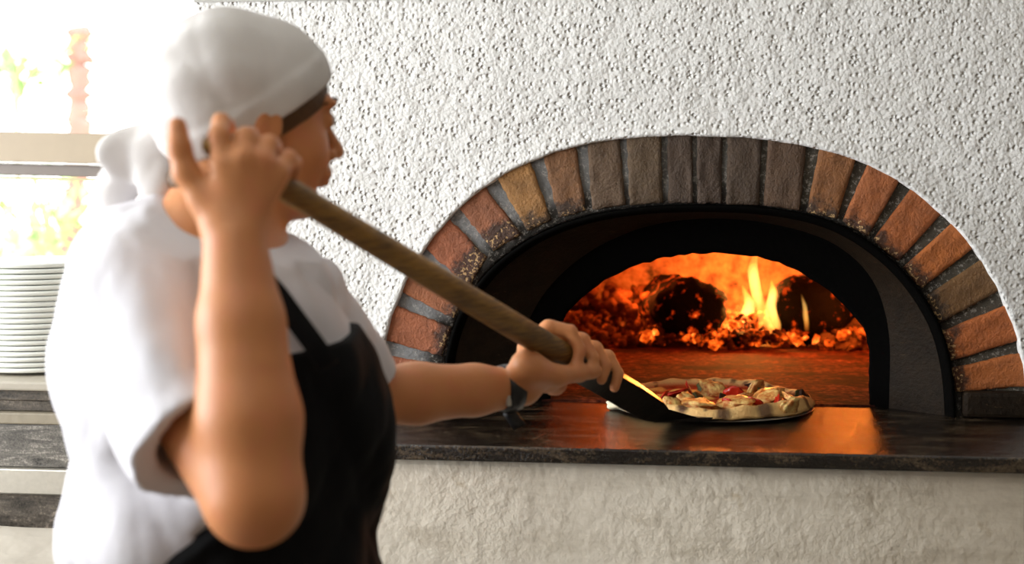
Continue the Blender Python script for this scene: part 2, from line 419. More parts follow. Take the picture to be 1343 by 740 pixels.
MID = [(684, 536), (682, 470), (690, 425), (712, 385), (745, 350), (785, 322), (835, 300), (880, 290), (930, 286), (985, 289), (1040, 299), (1090, 316), (1127, 343), (1150, 374), (1162, 410), (1168, 450), (1167, 500), (1166, 536)]
def arc(px, y, n=72, sm=3):
    p = [np.array(onY(a, b, y)) for a, b in px]
    p[0][2] = ZC; p[-1][2] = ZC
    p = np.array(p); d = np.concatenate([[0], np.cumsum(np.linalg.norm(np.diff(p, axis=0), axis=1))])
    t = np.linspace(0, d[-1], n); q = np.stack([np.interp(t, d, p[:, i]) for i in range(3)], 1)
    for _ in range(sm): q[1:-1] = (q[:-2] + q[2:] + 2 * q[1:-1]) / 4
    return [Vector(v) for v in q]
def sc(ring, s, y):                        # scale a ring about the arch centre and move it to depth y
    c = Vector(((ring[0].x + ring[-1].x) / 2, 0, ZC)); return [Vector((c.x + (p.x - c.x) * s, y, max(ZC - .0, c.z + (p.z - c.z) * s))) for p in ring]
outer = arc(OUT, 0); inner = arc(INN, 0); door = arc(DOOR, .10); mid = arc(MID, .085)
XL, XR, ZT = -.916, 1.9, 1.761
# the plastered oven block
C0 = Vector(((outer[0].x + outer[-1].x) / 2, 0, ZC))
def rect_hit(p):
    d = p - C0; k = min([t for t in ((XL - C0.x) / d.x if d.x < -1e-6 else 9e9, (XR - C0.x) / d.x if d.x > 1e-6 else 9e9, (ZT - ZC) / d.z if d.z > 1e-6 else 9e9)])
    return C0 + d * k
ring = list(outer)
for corner in (Vector((XL, 0, ZT)), Vector((XR, 0, ZT))):
    an = math.atan2(corner.z - ZC, corner.x - C0.x)
    for i in range(len(ring) - 1):
        a0 = math.atan2(ring[i].z - ZC, ring[i].x - C0.x); a1 = math.atan2(ring[i + 1].z - ZC, ring[i + 1].x - C0.x)
        if a0 >= an > a1:
            ring.insert(i + 1, ring[i].lerp(ring[i + 1], (a0 - an) / (a0 - a1))); break
rng2 = random.Random(3)
jit = [rng2.uniform(-.0025, .0025) for _ in ring]
def rsc(s, y, j=0): return [Vector((C0.x + (p.x - C0.x) * (s + jit[i] * j), y, ZC + (p.z - ZC) * (s + jit[i] * j))) for i, p in enumerate(ring)]
hits = [rect_hit(p) for p in ring]
R0 = [Vector((C0.x + (p.x - C0.x) * .997, .02, ZC + (p.z - ZC) * .997)) for p in ring]
rings = [rsc(.996, .022, 1), rsc(.997, .003, 1), rsc(1.003, -.002, 1), rsc(1.012, -.0005)]
for t in (.15, .4, .7, 1.0): rings.append([a.lerp(b, t) for a, b in zip(rings[3], hits)])
for r in rings[4:]:
    for p in r: p.y = 0
v, f = loft(rings)
o = mesh_obj('wall_back', v, [q[::-1] for q in f], MAT_PL); tag(o, kind='structure')
for p_ in o.data.polygons: p_.use_smooth = True
box('wall_block_side', (XL, .0005, 0), (XL + .02, 2.2, ZT), MAT_PL)
tag(bpy.data.objects['wall_block_side'], kind='structure').name = 'wall_left_side'
tag(box('wall_block_top', (XL + .02, .001, ZT - .03), (XR, 2.2, ZT - .001), MAT_PLS), kind='structure').name = 'wall_ledge'
tag(box('trim_1', (XL - .004, -.004, ZT), (XR, 2.2, ZT + .02), simple('grey_ledge_render', srgb(190, 188, 184), .8, nscale=40)), kind='structure')
# the wall under the counter
vv = []; nx, nz = 60, 24
o = box('wall_front', (-.62, -.318, 0), (XR, -.02, 1.004), MAT_PLB, bev=.01); tag(o, kind='structure')

oven = empty('pizza_oven', (C0.x, 0, ZC), 'wood-fired pizza oven with brick arch set in the white plaster wall', 'oven')
G = [(498, 508, 576, 512, 10, 8), (503, 457, 577, 474, 18, 12), (524, 394, 592, 424, 18, 12), (555, 338, 610, 384, 20, 14), (599, 285, 641, 333, 18, 12), (645, 243, 687, 305, 18, 10), (704, 210, 727, 287, 16, 10),
     (763, 192, 772, 276, 14, 8), (817, 182, 823, 269, 9, 6), (871, 178, 873, 267, 8, 7), (911, 176, 912, 267, 6, 5), (951, 176, 950, 268, 7, 6), (1004, 180, 999, 270, 7, 6), (1067, 192, 1054, 277, 17, 9),
     (1131, 212, 1102, 289, 15, 8), (1188, 243, 1143, 312, 17, 8), (1243, 287, 1183, 347, 17, 10), (1284, 333, 1213, 384, 17, 12), (1317, 391, 1236, 430, 20, 11), (1340, 455, 1250, 479, 15, 9), (1349, 512, 1256, 518, 6, 6)]
BC = [(160, 98, 70), (168, 104, 72), (170, 110, 76), (165, 102, 72), (158, 104, 76), (166, 126, 76), (132, 96, 64), (100, 82, 64), (92, 76, 56), (74, 60, 48), (70, 56, 44), (72, 58, 44), (88, 68, 50), (142, 96, 54), (168, 102, 56), (170, 100, 50), (182, 108, 48), (116, 86, 48), (184, 106, 50), (182, 108, 50)]
V = []; F_ = []; T = []
rb = random.Random(5)
for i in range(len(G) - 1):
    a, b = G[i], G[i + 1]
    do = Vector((b[0] - a[0], b[1] - a[1])).normalized(); di = Vector((b[2] - a[2], b[3] - a[3])).normalized()
    q = [(a[0] + do.x * a[4] / 2, a[1] + do.y * a[4] / 2), (b[0] - do.x * b[4] / 2, b[1] - do.y * b[4] / 2), (b[2] - di.x * b[5] / 2, b[3] - di.y * b[5] / 2), (a[2] + di.x * a[5] / 2, a[3] + di.y * a[5] / 2)]
    pr = [onY(x, y, 0) for x, y in q]
    cen = sum(pr, Vector()) / 4; out = ((pr[0] + pr[1]) / 2 - (pr[2] + pr[3]) / 2).normalized()
    pr[0] += out * .02; pr[1] += out * .02
    nu, nv = 8, 14; fy = .006 + rb.uniform(-.002, .002); tl = rb.uniform(-.02, .02)
    base = len(V); cc = srgb(*BC[i]); col = [min(1, cc[0] * 1.12), cc[1] * .98, cc[2] * .82]
    for layer, (yy, ins) in enumerate(((fy, .0025), (fy + .003, 0), (.11, 0))):
        for vv_ in range(nv + 1):
            for uu in range(nu + 1):
                s, t = uu / nu, vv_ / nv
                s2 = ins * 12 + s * (1 - ins * 24) if ins else s; t2 = ins * 8 + t * (1 - ins * 16) if ins else t
                p = pr[0].lerp(pr[1], s2).lerp(pr[3].lerp(pr[2], s2), t2)
                w = math.sin(s * 9 + i * 3) * math.sin(t * 7 + i) * .0012
                edgew = (rb.uniform(-.0012, .0012) if (uu in (0, nu) or vv_ in (0, nv)) else rb.uniform(-.0004, .0004))
                V.append(Vector((p.x + edgew, yy + (w + edgew if layer < 2 else 0) + (s - .5) * tl * .1, p.z + edgew))); T.append((*col[:3], t ** 2.2 * (1.0 if i in (0, 1, 2, 3, 4, 5, 6, 13, 14, 15, 16, 17, 18, 19) else .5) + (.35 if i in (3, 4) and t > .5 else 0)))
    n = (nv + 1) * (nu + 1); idx = lambda l, vq, uq: base + l * n + vq * (nu + 1) + uq
    for vq in range(nv):
        for uq in range(nu): F_.append((idx(0, vq, uq), idx(0, vq + 1, uq), idx(0, vq + 1, uq + 1), idx(0, vq, uq + 1)))
    border = [(0, u) for u in range(nu)] + [(v_, nu) for v_ in range(nv)] + [(nv, u) for u in range(nu, 0, -1)] + [(v_, 0) for v_ in range(nv, 0, -1)]
    for l in (0, 1):
        for k in range(len(border)):
            p, q2 = border[k], border[(k + 1) % len(border)]
            F_.append((idx(l, *p), idx(l, *q2), idx(l + 1, *q2), idx(l + 1, *p)))
arch = mesh_obj('brick_arch', V, F_, MAT_BR, oven, smooth=True, colors=T)
# mortar between them
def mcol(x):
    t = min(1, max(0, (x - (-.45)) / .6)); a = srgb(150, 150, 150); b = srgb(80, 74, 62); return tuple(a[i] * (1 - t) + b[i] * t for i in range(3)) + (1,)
mr = [sc(outer, 1.02, .03), sc(outer, 1.02, .0125)] + [[a.lerp(b, t) + Vector((0, .0125 + rb.uniform(-.0015, .0015), 0)) for a, b in zip(sc(outer, 1.02, 0), inner)] for t in (.2, .4, .6, .8, .97)] + [[p + Vector((0, .02, 0)) for p in inner], [p + Vector((0, .11, 0)) for p in inner]]
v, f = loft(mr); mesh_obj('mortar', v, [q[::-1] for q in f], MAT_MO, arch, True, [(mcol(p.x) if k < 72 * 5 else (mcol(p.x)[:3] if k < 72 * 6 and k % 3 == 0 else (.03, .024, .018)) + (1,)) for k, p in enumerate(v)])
# blackened lip, lining and door plate
v, f = loft([[p + Vector((0, .05, 0)) for p in inner], sc(inner, .998, .004), sc(inner, .992, -.004), sc(inner, .982, -.003), sc(inner, .972, .004), sc(inner, .966, .016), sc(inner, .962, .03)])
mesh_obj('iron_rim', v, [q[::-1] for q in f], MAT_SO, oven, True)
v, f = loft([sc(inner, .963, .02)] + [[a.lerp(b, t) for a, b in zip(sc(inner, .963, .02), mid)] for t in (.33, .66, 1)])
mesh_obj('arch_lining', v, [q[::-1] for q in f], MAT_LI, oven, True)
rj = random.Random(11)
dj = [Vector((p.x + rj.uniform(-.0015, .0015), .105, p.z + (rj.uniform(-.002, .0015) if 4 < i < 68 else 0))) for i, p in enumerate(door)]
v, f = loft([sc(mid, 1.03, .083), mid, [p + Vector((0, .004, 0)) for p in mid], [a.lerp(b, .9) + Vector((0, .002, 0)) for a, b in zip(mid, door)], dj, sc(door, 1.04, .13), sc(door, 1.16, .26)])
mesh_obj('mouth_plate', v, [q[::-1] for q in f], MAT_SO, oven, False)
# dome
XD = (door[0].x + door[-1].x) / 2; N = 72
rr = [sc(door, 1.15, .255)]
for k in range(15):
    y = .26 + (1.36 - .26) * k / 14; w = max(0, 1 - abs((y - .80) / .60) ** 3) ** (1 / 3); a = .66 * w; b = .44 * w ** .8
    rr.append([Vector((XD + a * math.cos(PI - PI * j / (N - 1)), y, ZC + b * math.sin(PI * j / (N - 1)))) for j in range(N)])
rr.append([Vector((XD, 1.38, ZC + .0)) for j in range(N)])
v, f = loft(rr); o = mesh_obj('dome', v, [q[::-1] for q in f], MAT_DOME, oven, True)
box('hearth_floor', (XD - .75, .098, ZC - .05), (XD + .75, 1.42, ZC + .003), MAT_HEARTH, oven)
# blackened stone feet under the arch ends
for name, x0, x1 in (('plinth_stone', 1262, 1420), ('plinth_stone', 470, 570)):
    a = onY(x0, 540, .0).x; b = onY(x1, 540, .0).x
    z1 = onY(1300, 514, -.004).z
    o = box(name, (a, -.006, ZC + .0002), (b, .10, z1), MAT_LI, oven, bev=.008)

# counter slab
o = box('stone_counter', (-.66, -.342, ZC - .0245), (XR, .098, ZC), MAT_CT, bev=.003)
tag(o, 'dark polished granite counter running along the front of the oven', 'counter')

# ------------------------------------------------------------------ fire
def chunk(c, r, seed, n=1, squash=(1, 1, 1)):
    bm = bmesh.new(); bmesh.ops.create_icosphere(bm, subdivisions=n, radius=1)
    q = random.Random(seed); ph = [q.uniform(0, 6) for _ in range(6)]; rot = Matrix.Rotation(q.uniform(0, 6), 3, 'Z') @ Matrix.Rotation(q.uniform(0, 6), 3, 'X')
    vs = []
    for vt in bm.verts:
        p = vt.co; s = 1 + .22 * math.sin(3 * p.x + ph[0]) * math.sin(4 * p.y + ph[1]) + .16 * math.sin(7 * p.z + ph[2] + 3 * p.x) + q.uniform(-.08, .08)
        p = rot @ Vector((p.x * squash[0], p.y * squash[1], p.z * squash[2])); vs.append(Vector(c) + p * (r * s))
    fs = [tuple(x.index for x in fc.verts) for fc in bm.faces]; bm.free(); return vs, fs
def heap(name, specs, mat, label, cat):
    V = []; F2 = []
    for k, (c, r, sd, sq) in enumerate(specs):
        v, f = chunk(c, r, sd, 1 if r < .02 else 2, sq); b = len(V); V += v; F2 += [tuple(b + x for x in q) for q in f]
    o = mesh_obj(name, V, F2, mat, None, True); tag(o, label, cat, kind='stuff'); return o
q = random.Random(21); sp = []
for i in range(520):
    x = q.uniform(930, 1020) if i % 3 else q.uniform(840, 1130)
    y = q.uniform(.86, 1.12); p = onY(x, 455, y); hgt = .015 + .05 * q.random() ** 1.5 * (1.2 if y > .95 else .6)
    sp.append(((p.x, y, ZC + hgt), q.uniform(.006, .018), i, (1, 1, .75)))
heap('glowing_embers', sp, MAT_EMB, 'bed of glowing orange embers between and beneath the two burning logs', 'embers')
sp = []
for i in range(420):
    left = i % 5 < 3
    x = q.uniform(700, 880) if left else q.uniform(1070, 1170)
    y = q.uniform(.88, 1.2); p = onY(x, 455, y); hh = (.13 if left else .09) * min(1, (y - .84) / .22)
    sp.append(((p.x, y, ZC + hh * q.random() ** .6), q.uniform(.008, .024), 900 + i, (1, 1, .8)))
heap('smouldering_coals', sp, MAT_ASH, 'heap of smouldering charcoal against the left and right oven sides', 'charcoal')
def log(name, p0, p1, r, seed, label, n=40):
    bm = bmesh.new(); ax = (p1 - p0); L = ax.length; ax.normalize(); s, t = frame_of(ax); q = random.Random(seed); ph = [q.uniform(0, 6) for _ in range(8)]
    rings = []
    for i in range(15):
        u = i / 14; cap = 1 if 1 < i < 13 else (.93 if i in (1, 13) else .72); rg = []
        for k in range(n):
            a = 2 * PI * k / n
            rr_ = r * cap * (1 + .10 * math.sin(2 * a + ph[0]) + .06 * math.sin(5 * a + ph[1] + 3 * u) + .05 * math.sin(11 * a + ph[2]) * math.sin(9 * u + ph[3]) + q.uniform(-.035, .035))
            rg.append(p0 + ax * (L * u) + s * (rr_ * math.cos(a)) + t * (rr_ * math.sin(a)))
        rings.append(rg)
    v, f = loft(rings, True, True); bm.free()
    o = mesh_obj(name, v, f, MAT_LOG, None, True); tag(o, label, 'log', 'burning logs in the oven')
    return o
p = onY(912, 408, .90); log('burning_log', p, p + Vector((-.06, .26, -.005)), .083, 3, 'round charred log end glowing beside the left of the tall flame')
p = onY(1052, 408, .93); log('burning_log', p, p + Vector((.10, .24, .0)), .088, 8, 'charred log right of the tall flame with a small flame on its face')
p = onY(962, 448, .86); log('burning_log', p, p + Vector((.05, .10, .0)), .021, 12, 'small charred log chunk lying in the embers between the big logs')
def flame(pts, wid, label, y):
    P3 = [onY(a, b, y + dy) for a, b, dy in pts]
    # smooth spine
    t = np.linspace(0, len(P3) - 1, 26); A = np.array([list(p) for p in P3]); B = np.stack([np.interp(t, range(len(P3)), A[:, i]) for i in range(3)], 1)
    for _ in range(4): B[1:-1] = (B[:-2] + B[2:] + 2 * B[1:-1]) / 4
    w = np.interp(t, range(len(wid)), wid)
    rings = []
    for i in range(26):
        rings.append([Vector(B[i]) + Vector((w[i] * math.cos(a) * (1 + .2 * math.sin(3 * a + i * .5)), w[i] * .55 * math.sin(a), 0)) for a in [2 * PI * k / 14 for k in range(14)]])
    v, f = loft(rings, True, True); o = mesh_obj('flame', v, f, MAT_FLAME, None, True); tag(o, label, 'flame', 'flames among the logs'); return o
YF = .91
flame([(1008, 455, 0), (1004, 428, 0), (1001, 408, 0), (991, 385, 0), (987, 355, 0), (992, 330, 0)], [.013, .016, .012, .014, .013, .004], 'tallest pale yellow flame rising between the two logs', YF)
flame([(1012, 452, 0), (1016, 425, 0), (1010, 400, 0), (1014, 382, 0), (1012, 368, 0)], [.012, .016, .013, .010, .002], 'shorter flame close against the right side of the tallest flame', YF + .01)
flame([(1058, 434, 0), (1057, 415, 0), (1055, 400, 0), (1051, 386, 0)], [.005, .0065, .005, .001], 'thin small flame standing before the right log', .90)
flame([(958, 462, 0), (966, 440, 0), (978, 415, 0), (984, 395, 0), (974, 375, 0)], [.022, .026, .02, .012, .003], 'broad low flame leaning right beside the left log', YF + .11)
flame([(1078, 440, 0), (1082, 425, 0), (1087, 412, 0)], [.008, .009, .002], 'tiny flame at the foot of the right log', .95)

# ------------------------------------------------------------------ pizza
def toasted(name, a, b):
    m = M(name); nz = m.noise(75, 5, .7)
    m.set(Base_Color=m.ramp(nz, [(.38, a), (.60, b), (.72, tuple(x * .5 for x in b[:3]))]), Roughness=.35); m.bump(nz, .004); return m.m
def pizza():
    c = onZ(935, 534, ZC + .01); c = Vector((c.x, onZ(935, 534, ZC).y, 0)); R = .182
    z0 = ZC + .0085
    root = empty('pizza', (c.x, c.y, z0), 'baked pizza with puffed charred rim half out of the oven mouth', 'pizza')
    q = random.Random(4); lump = [(q.uniform(0, 2 * PI), q.uniform(.12, .30), q.uniform(.002, .009)) for _ in range(16)]
    nr, na = 44, 200; V = []; T = []; F2 = []
    dough = np.array(srgb(242, 200, 130)[:3]); char = np.array(srgb(52, 30, 18)[:3]); sauce = np.array(srgb(180, 40, 16)[:3]); chz = np.array(srgb(240, 190, 96)[:3]); gold = np.array(srgb(206, 146, 78)[:3])
    spots = [(q.uniform(0, 2 * PI), q.uniform(.80, .93), q.uniform(.02, .05)) for _ in range(26)]
    fr = math.atan2(-1, .35)
    spots += [(-1.05, .95, .085), (-1.5, .95, .07), (-.35, .95, .055), (-1.9, .93, .05)]
    blobs = [(q.uniform(-.62, .62), q.uniform(-.62, .62), q.uniform(.07, .17)) for _ in range(26)]
    def lumpf(a):
        s = 0
        for a0, w, h in lump:
            d = (a - a0 + PI) % (2 * PI) - PI; s = max(s, h * math.exp(-(d / w) ** 2))
        return s
    for i in range(nr + 1):
        r = i / nr
        for k in range(na):
            a = 2 * PI * k / na; lf = lumpf(a)
            wob = 1 + .02 * math.sin(3 * a + 1) + .015 * math.sin(7 * a) + lf * .8
            x, y = r * math.cos(a), r * math.sin(a)
            rim = math.exp(-((r - .905) / .07) ** 2); h = .006 + (.013 + lf * 1.6) * rim if r < .995 else .003
            if r > .97: h *= .55
            n1 = math.sin(23 * x + 5 * y) * math.sin(19 * y - 7 * x + 2); h += .0016 * n1
            col = sauce * (1 - .25 * (n1 > .3))
            m = max([0] + [1 - math.hypot(x - bx, y - by) / br for bx, by, br in blobs if math.hypot(x - bx, y - by) < br])
            if m > 0 and r < .8:
                h += .005 * math.sqrt(m); col = chz if m > .25 else chz * .6 + sauce * .4
            if r > .78:
                t = max(0, min(1, (r - .82) / .05)); col = col * (1 - t) + dough * t
                col = col * .85 + gold * .15 * (1 + n1)
            for sa, sr, sw in spots:
                d = math.hypot(x - sr * math.cos(sa), y - sr * math.sin(sa)) / sw
                if d < 1.3: tt = max(0, min(1, (1.3 - d) * 1.6)); col = col * (1 - tt * .9) + char * tt * .9
            V.append(Vector((c.x + R * wob * x, c.y + R * wob * y, z0 + h * .85))); T.append((*col, 1))
    for k in range(na):
        a = 2 * PI * k / na; V.append(Vector((c.x + R * .93 * math.cos(a), c.y + R * .93 * math.sin(a), z0))); T.append((*(gold * .8), 1))
    for i in range(nr + 1):
        for k in range(na): F2.append((i * na + k, i * na + (k + 1) % na, (i + 1) * na + (k + 1) % na, (i + 1) * na + k) if i <= nr else ())
    F2 = [f[::-1] for f in F2]; F2.append(tuple((nr + 1) * na + k for k in range(na)))
    m = M('baked_dough'); at = m.n('Attribute'); at.attribute_name = 'tint'; nz = m.noise(140, 4)
    m.set(Base_Color=m.mix(m.math('MULTIPLY', nz, .5), at.outputs['Color'], m.mix(.5, at.outputs['Color'], srgb(150, 80, 36))), Roughness=.5); m.bump(nz, .0025)
    mesh_obj('crust', V, F2, m.m, root, True, T)
    def blob(name, px, py, rad, hgt, mat, seed, label=None, sq=(1, 1, .5)):
        p = onZ(px, py, z0 + .016); v, f = chunk((p.x, p.y, z0 + .012 + hgt), rad, seed, 3, (sq[0], sq[1], sq[2]*.62)); o = mesh_obj(name, v, f, mat, root, True)
        if label: o['label'] = label
    mz = toasted('melted_mozzarella', srgb(242, 208, 128), srgb(196, 108, 40)); tm = simple('cooked_tomato', srgb(176, 36, 16), .3, 0, 90, .002, .3); gr = simple('wilted_basil', srgb(70, 72, 34), .5, 0, 90, .002, .4); ch = simple('charred_vegetable', srgb(58, 34, 20), .55, 0, 70, .002, .4)
    for k, (x, y, r) in enumerate([(992, 509, .020), (935, 511, .024), (1005, 521, .030), (965, 527, .030), (915, 529, .032), (1040, 525, .022), (900, 521, .014), (975, 519, .013), (1022, 516, .014), (880, 532, .018), (1035, 533, .018)]): blob('mozzarella', x, y, r, .002, mz, 40 + k)
    for k, (x, y, r) in enumerate([(886, 514, .022), (905, 512, .018), (870, 519, .016), (962, 517, .017), (955, 528, .013), (990, 527, .014), (1018, 525, .012), (880, 526, .014)]): blob('tomato', x, y, r, .001, tm, 70 + k, sq=(1, 1, .3))
    for k, (x, y, r) in enumerate([(925, 507, .016), (1000, 511, .013), (1048, 518, .015), (915, 518, .012), (855, 516, .012), (1030, 530, .010)]): blob('basil_leaf', x, y, r, .002, gr, 90 + k, sq=(1, .8, .3))
    for k, (x, y, r) in enumerate([(990, 504, .016), (1055, 521, .016), (948, 521, .010)]): blob('mushroom_slice', x, y, r, .003, ch, 110 + k, sq=(1, .8, .35))
    p = onZ(813, 538, ZC); v, f = chunk((p.x, p.y, ZC + .010), .021, 77, 3, (1.0, .75, .52)); v = [Vector((q_.x, q_.y, max(q_.z, ZC + .001))) for q_ in v]
    o = mesh_obj('crust_flap', v, f, simple('floury_crust', srgb(236, 222, 190), .55, 0, 40, .004, .25), root, True); o['label'] = 'white floury crust end beside the peel neck'
    return c, R
PC, PR = pizza()

# ------------------------------------------------------------------ peel
EA = P(272, 186, 1.30); EB = onZ(876, 549, ZC + .022)
PD = (EB - EA).normalized()
def on_handle(px):                          # point of the handle axis seen at picture column px
    lo, hi = 0, 1
    for _ in range(40):
        m_ = (lo + hi) / 2; w = EA.lerp(EB, m_) - CAM; x = 671.5 + FPX * w.dot(RT) / w.dot(FW)
        if x < px: lo = m_
        else: hi = m_
    return EA.lerp(EB, lo)
peel = empty('pizza_peel', tuple(on_handle(750)), 'long wooden-handled pizza peel held by the cook, its blade under the pizza', 'pizza peel')
W1 = on_handle(762); pts = [EA.lerp(W1, t) for t in (0, .006, .02, .25, .5, .75, .985, 1)]
v, f = tube(pts, [.007, .011, .0128, .0142, .0160, .0178, .0192, .0185], 24); mesh_obj('handle', v, f, MAT_WOOD, peel, True)
side = PD.cross(FW).normalized(); side = side if side.z > 0 else -side
nrm = PD.cross(side).normalized(); nrm = nrm if nrm.dot(FW) < 0 else -nrm
side = (side + nrm * .35).normalized(); nrm = PD.cross(side).normalized(); nrm = nrm if nrm.dot(FW) < 0 else -nrm
def rsec(p, h, t): return [p + side * h + nrm * t, p + side * h - nrm * t, p - side * h - nrm * t, p - side * h + nrm * t]
W0 = on_handle(745); WE = on_handle(866)
secs = [rsec(W0.lerp(WE, t), h, th) for t, h, th in ((0, .019, .019), (.15, .021, .014), (.4, .0225, .009), (.62, .0235, .008), (.9, .0215, .007), (1.0, .016, .005))]
e2 = onZ(895, 549, ZC + .012); e3 = onZ(940, 545, ZC + .0065)
fl = PD.copy(); fl.z = 0; fl.normalize(); sd = Vector((-fl.y, fl.x, 0))
secs += [[e2 + sd * .03 + ZZ * .004, e2 + sd * .03 - ZZ * .004, e2 - sd * .03 - ZZ * .004, e2 - sd * .03 + ZZ * .004], [e3 + sd * .045 + ZZ * .001, e3 + sd * .045 - ZZ * .001, e3 - sd * .045 - ZZ * .001, e3 - sd * .045 + ZZ * .001]]
v, f = loft(secs, True, True); o = mesh_obj('socket', v, f, MAT_DSTEEL, peel); o['label'] = 'dark steel neck joining handle and blade'; bevel(o, .002)
v, f = lathe([(.001, ZC + .004), (PR * .985, ZC + .004), (PR * 1.0, ZC + .0055), (PR * .985, ZC + .007), (.001, ZC + .007)], 96, (PC.x, PC.y, 0)); o = mesh_obj('blade', v, f, MAT_BLADE, peel); o['label'] = 'thin round steel blade'
# ------------------------------------------------------------------ the cook
cook_loc = P(290, 640, 1.57); cook_loc.z = 0
cook = empty('person', tuple(cook_loc), 'person in white cap, white shirt and black apron, one arm raised, sliding a long peel', 'person')
ab = math.radians(-22)
FB = RH * math.cos(ab) + FH * math.sin(ab); LB = ZZ.cross(FB)
ah = math.radians(33); hp = math.radians(-3)
HF0 = RH * math.cos(ah) + FH * math.sin(ah); HL = ZZ.cross(HF0)
HF = HF0 * math.cos(hp) + ZZ * math.sin(hp); HU = HF.cross(HL)
HO = P(357, 168, 1.535) + HL * .074        # head origin: between the ears
def H(x, y, z): return HO + HF * x + HL * y + HU * z
HA = (HF, HL, HU)
NECK = P(268, 325, 1.57)
SR = P(188, 405, 1.42); ELR = P(333, 652, 1.27); WRR = P(308, 318, 1.305)
SL = P(392, 400, 1.70); ELL = P(484, 520, 1.78); WRL = P(684, 508, 1.885)
CH = P(278, 480, 1.575); BE = P(290, 650, 1.585); HI = P(292, 860, 1.59)
lo = Vector((-.78, -1.52, -.0)); 
def bounds(pts, pad):
    return [min(p[i] for p in pts) - pad for i in range(3)], [max(p[i] for p in pts) + pad for i in range(3)]
FOOTC = Vector((HI.x, HI.y, 0))
# -- one continuous body: head, neck, trunk, arms and hands
blo, bhi = bounds([H(-.12, 0, .14), H(.13, 0, 0), SR, ELR, SL, WRL, P(800, 480, 2.0), HI], .07)
blo[2] = HI.z - .12
B = Field(blo, bhi, .0034)
B.ell(H(-.012, 0, .045), (.092, .073, .086), HA, 0)
B.ell(H(.035, 0, .04), (.058, .060, .068), HA, .02)
B.ell(H(.042, 0, -.02), (.052, .055, .075), HA, .02)
for s in (-1, 1):
    B.cone(H(.008, s * .046, -.048), H(.066, s * .016, -.083), .021, .015, .02)
    B.ell(H(.056, s * .033, -.022), (.03, .026, .028), HA, .02)
    B.ell(H(.084, s * .026, .036), (.013, .026, .008), HA, .012)
    B.ell(H(.101, s * .031, .017), (.014, .018, .011), HA, .010, 'sub')
    B.ell(H(.083, s * .031, .016), (.0125, .0135, .012), HA, .003)
    B.ell(H(.101, s * .0125, -.0235), (.010, .007, .007), HA, .004)
    B.ell(H(-.006, s * .077, .002), (.018, .006, .031), HA, .004)
    B.ell(H(-.004, s * .085, .004), (.010, .005, .018), HA, .003, 'sub')
B.ell(H(.078, 0, -.084), (.017, .021, .015), HA, .014)
B.cone(H(.092, 0, .022), H(.113, 0, -.014), .0065, .0088, .010)
B.cone(H(.113, 0, -.014), H(.117, 0, -.019), .0085, .0085, .006)
B.ell(H(.092, 0, -.045), (.014, .027, .014), HA, .010)
B.ell(H(.0985, 0, -.0455), (.0085, .021, .0052), HA, .003)
B.ell(H(.0965, 0, -.0565), (.0085, .018, .0062), HA, .003)
B.ell(H(.0985, 0, -.0512), (.012, .022, .0012), HA, .002, 'sub')
B.cone(H(-.028, 0, -.05), NECK, .050, .054, .03)
B.cone(H(.03, 0, -.07), NECK + FB * .02, .030, .045, .03)
B.cone(NECK, SR + ZZ * .0, .055, .048, .03); B.cone(NECK, SL, .055, .048, .03)
B.ell(CH, (.115, .165, .17), (FB, LB, ZZ), .04); B.ell(BE, (.12, .155, .18), (FB, LB, ZZ), .04); B.ell(HI, (.13, .17, .12), (FB, LB, ZZ), .04)
def arm(S, E, W, rs):
    m1 = S.lerp(E, .45); m2 = E.lerp(W, .3); m3 = E.lerp(W, .68)
    B.cone(S, m1, rs[0], rs[1], .02); B.cone(m1, E, rs[1], rs[2], .012); B.cone(E, m2, rs[2], rs[3], .012); B.cone(m2, m3, rs[3], rs[4], .012); B.cone(m3, W, rs[4], rs[5], .012)
arm(SR, ELR, WRR, (.054, .052, .045, .049, .040, .0305))
arm(SL, ELL, WRL, (.050, .046, .038, .040, .034, .0262))
# raised right hand: back to the viewer, thumb on the left, fingers closed over the handle
def finger(pts, r, k=.004):
    for i in range(len(pts) - 1): B.cone(pts[i], pts[i + 1], r[i], r[i + 1], k)
hc = lambda *a: P(*a)
pr = [hc(292, 218, 1.300), hc(318, 210, 1.302), hc(343, 214, 1.312), hc(364, 228, 1.325)]
for i, kx in enumerate(pr):
    B.cone(hc(300 + i * 6, 300, 1.306), kx, .0170, .0125, .012)
B.cone(hc(285, 285, 1.305), hc(268, 262, 1.305), .019, .016, .014)
finger([pr[0], hc(287, 178, 1.305), hc(290, 160, 1.328), hc(300, 166, 1.352)], (.0115, .0100, .0090, .0080))
finger([pr[1], hc(322, 180, 1.318), hc(328, 178, 1.350), hc(330, 200, 1.375)], (.0115, .0102, .0090, .0080))
finger([pr[2], hc(352, 190, 1.330), hc(358, 192, 1.368), hc(356, 216, 1.392)], (.0110, .0098, .0088, .0080))
finger([pr[3], hc(378, 208, 1.345), hc(386, 214, 1.382), hc(380, 236, 1.405)], (.0100, .0088, .0080, .0072))
finger([hc(272, 268, 1.305), hc(244, 226, 1.302), hc(235, 193, 1.300), hc(233, 165, 1.302)], (.0155, .0125, .0112, .0092), .006)
# far left hand closed around the lower handle
hh = on_handle(748); 
def A_(px, off_side, off_n): return on_handle(px) + side0 * off_side + nrm0 * off_n
side0 = PD.cross(FW).normalized(); side0 = side0 if side0.z > 0 else -side0
nrm0 = PD.cross(side0).normalized(); nrm0 = nrm0 if nrm0.dot(FW) < 0 else -nrm0
R_ = .019
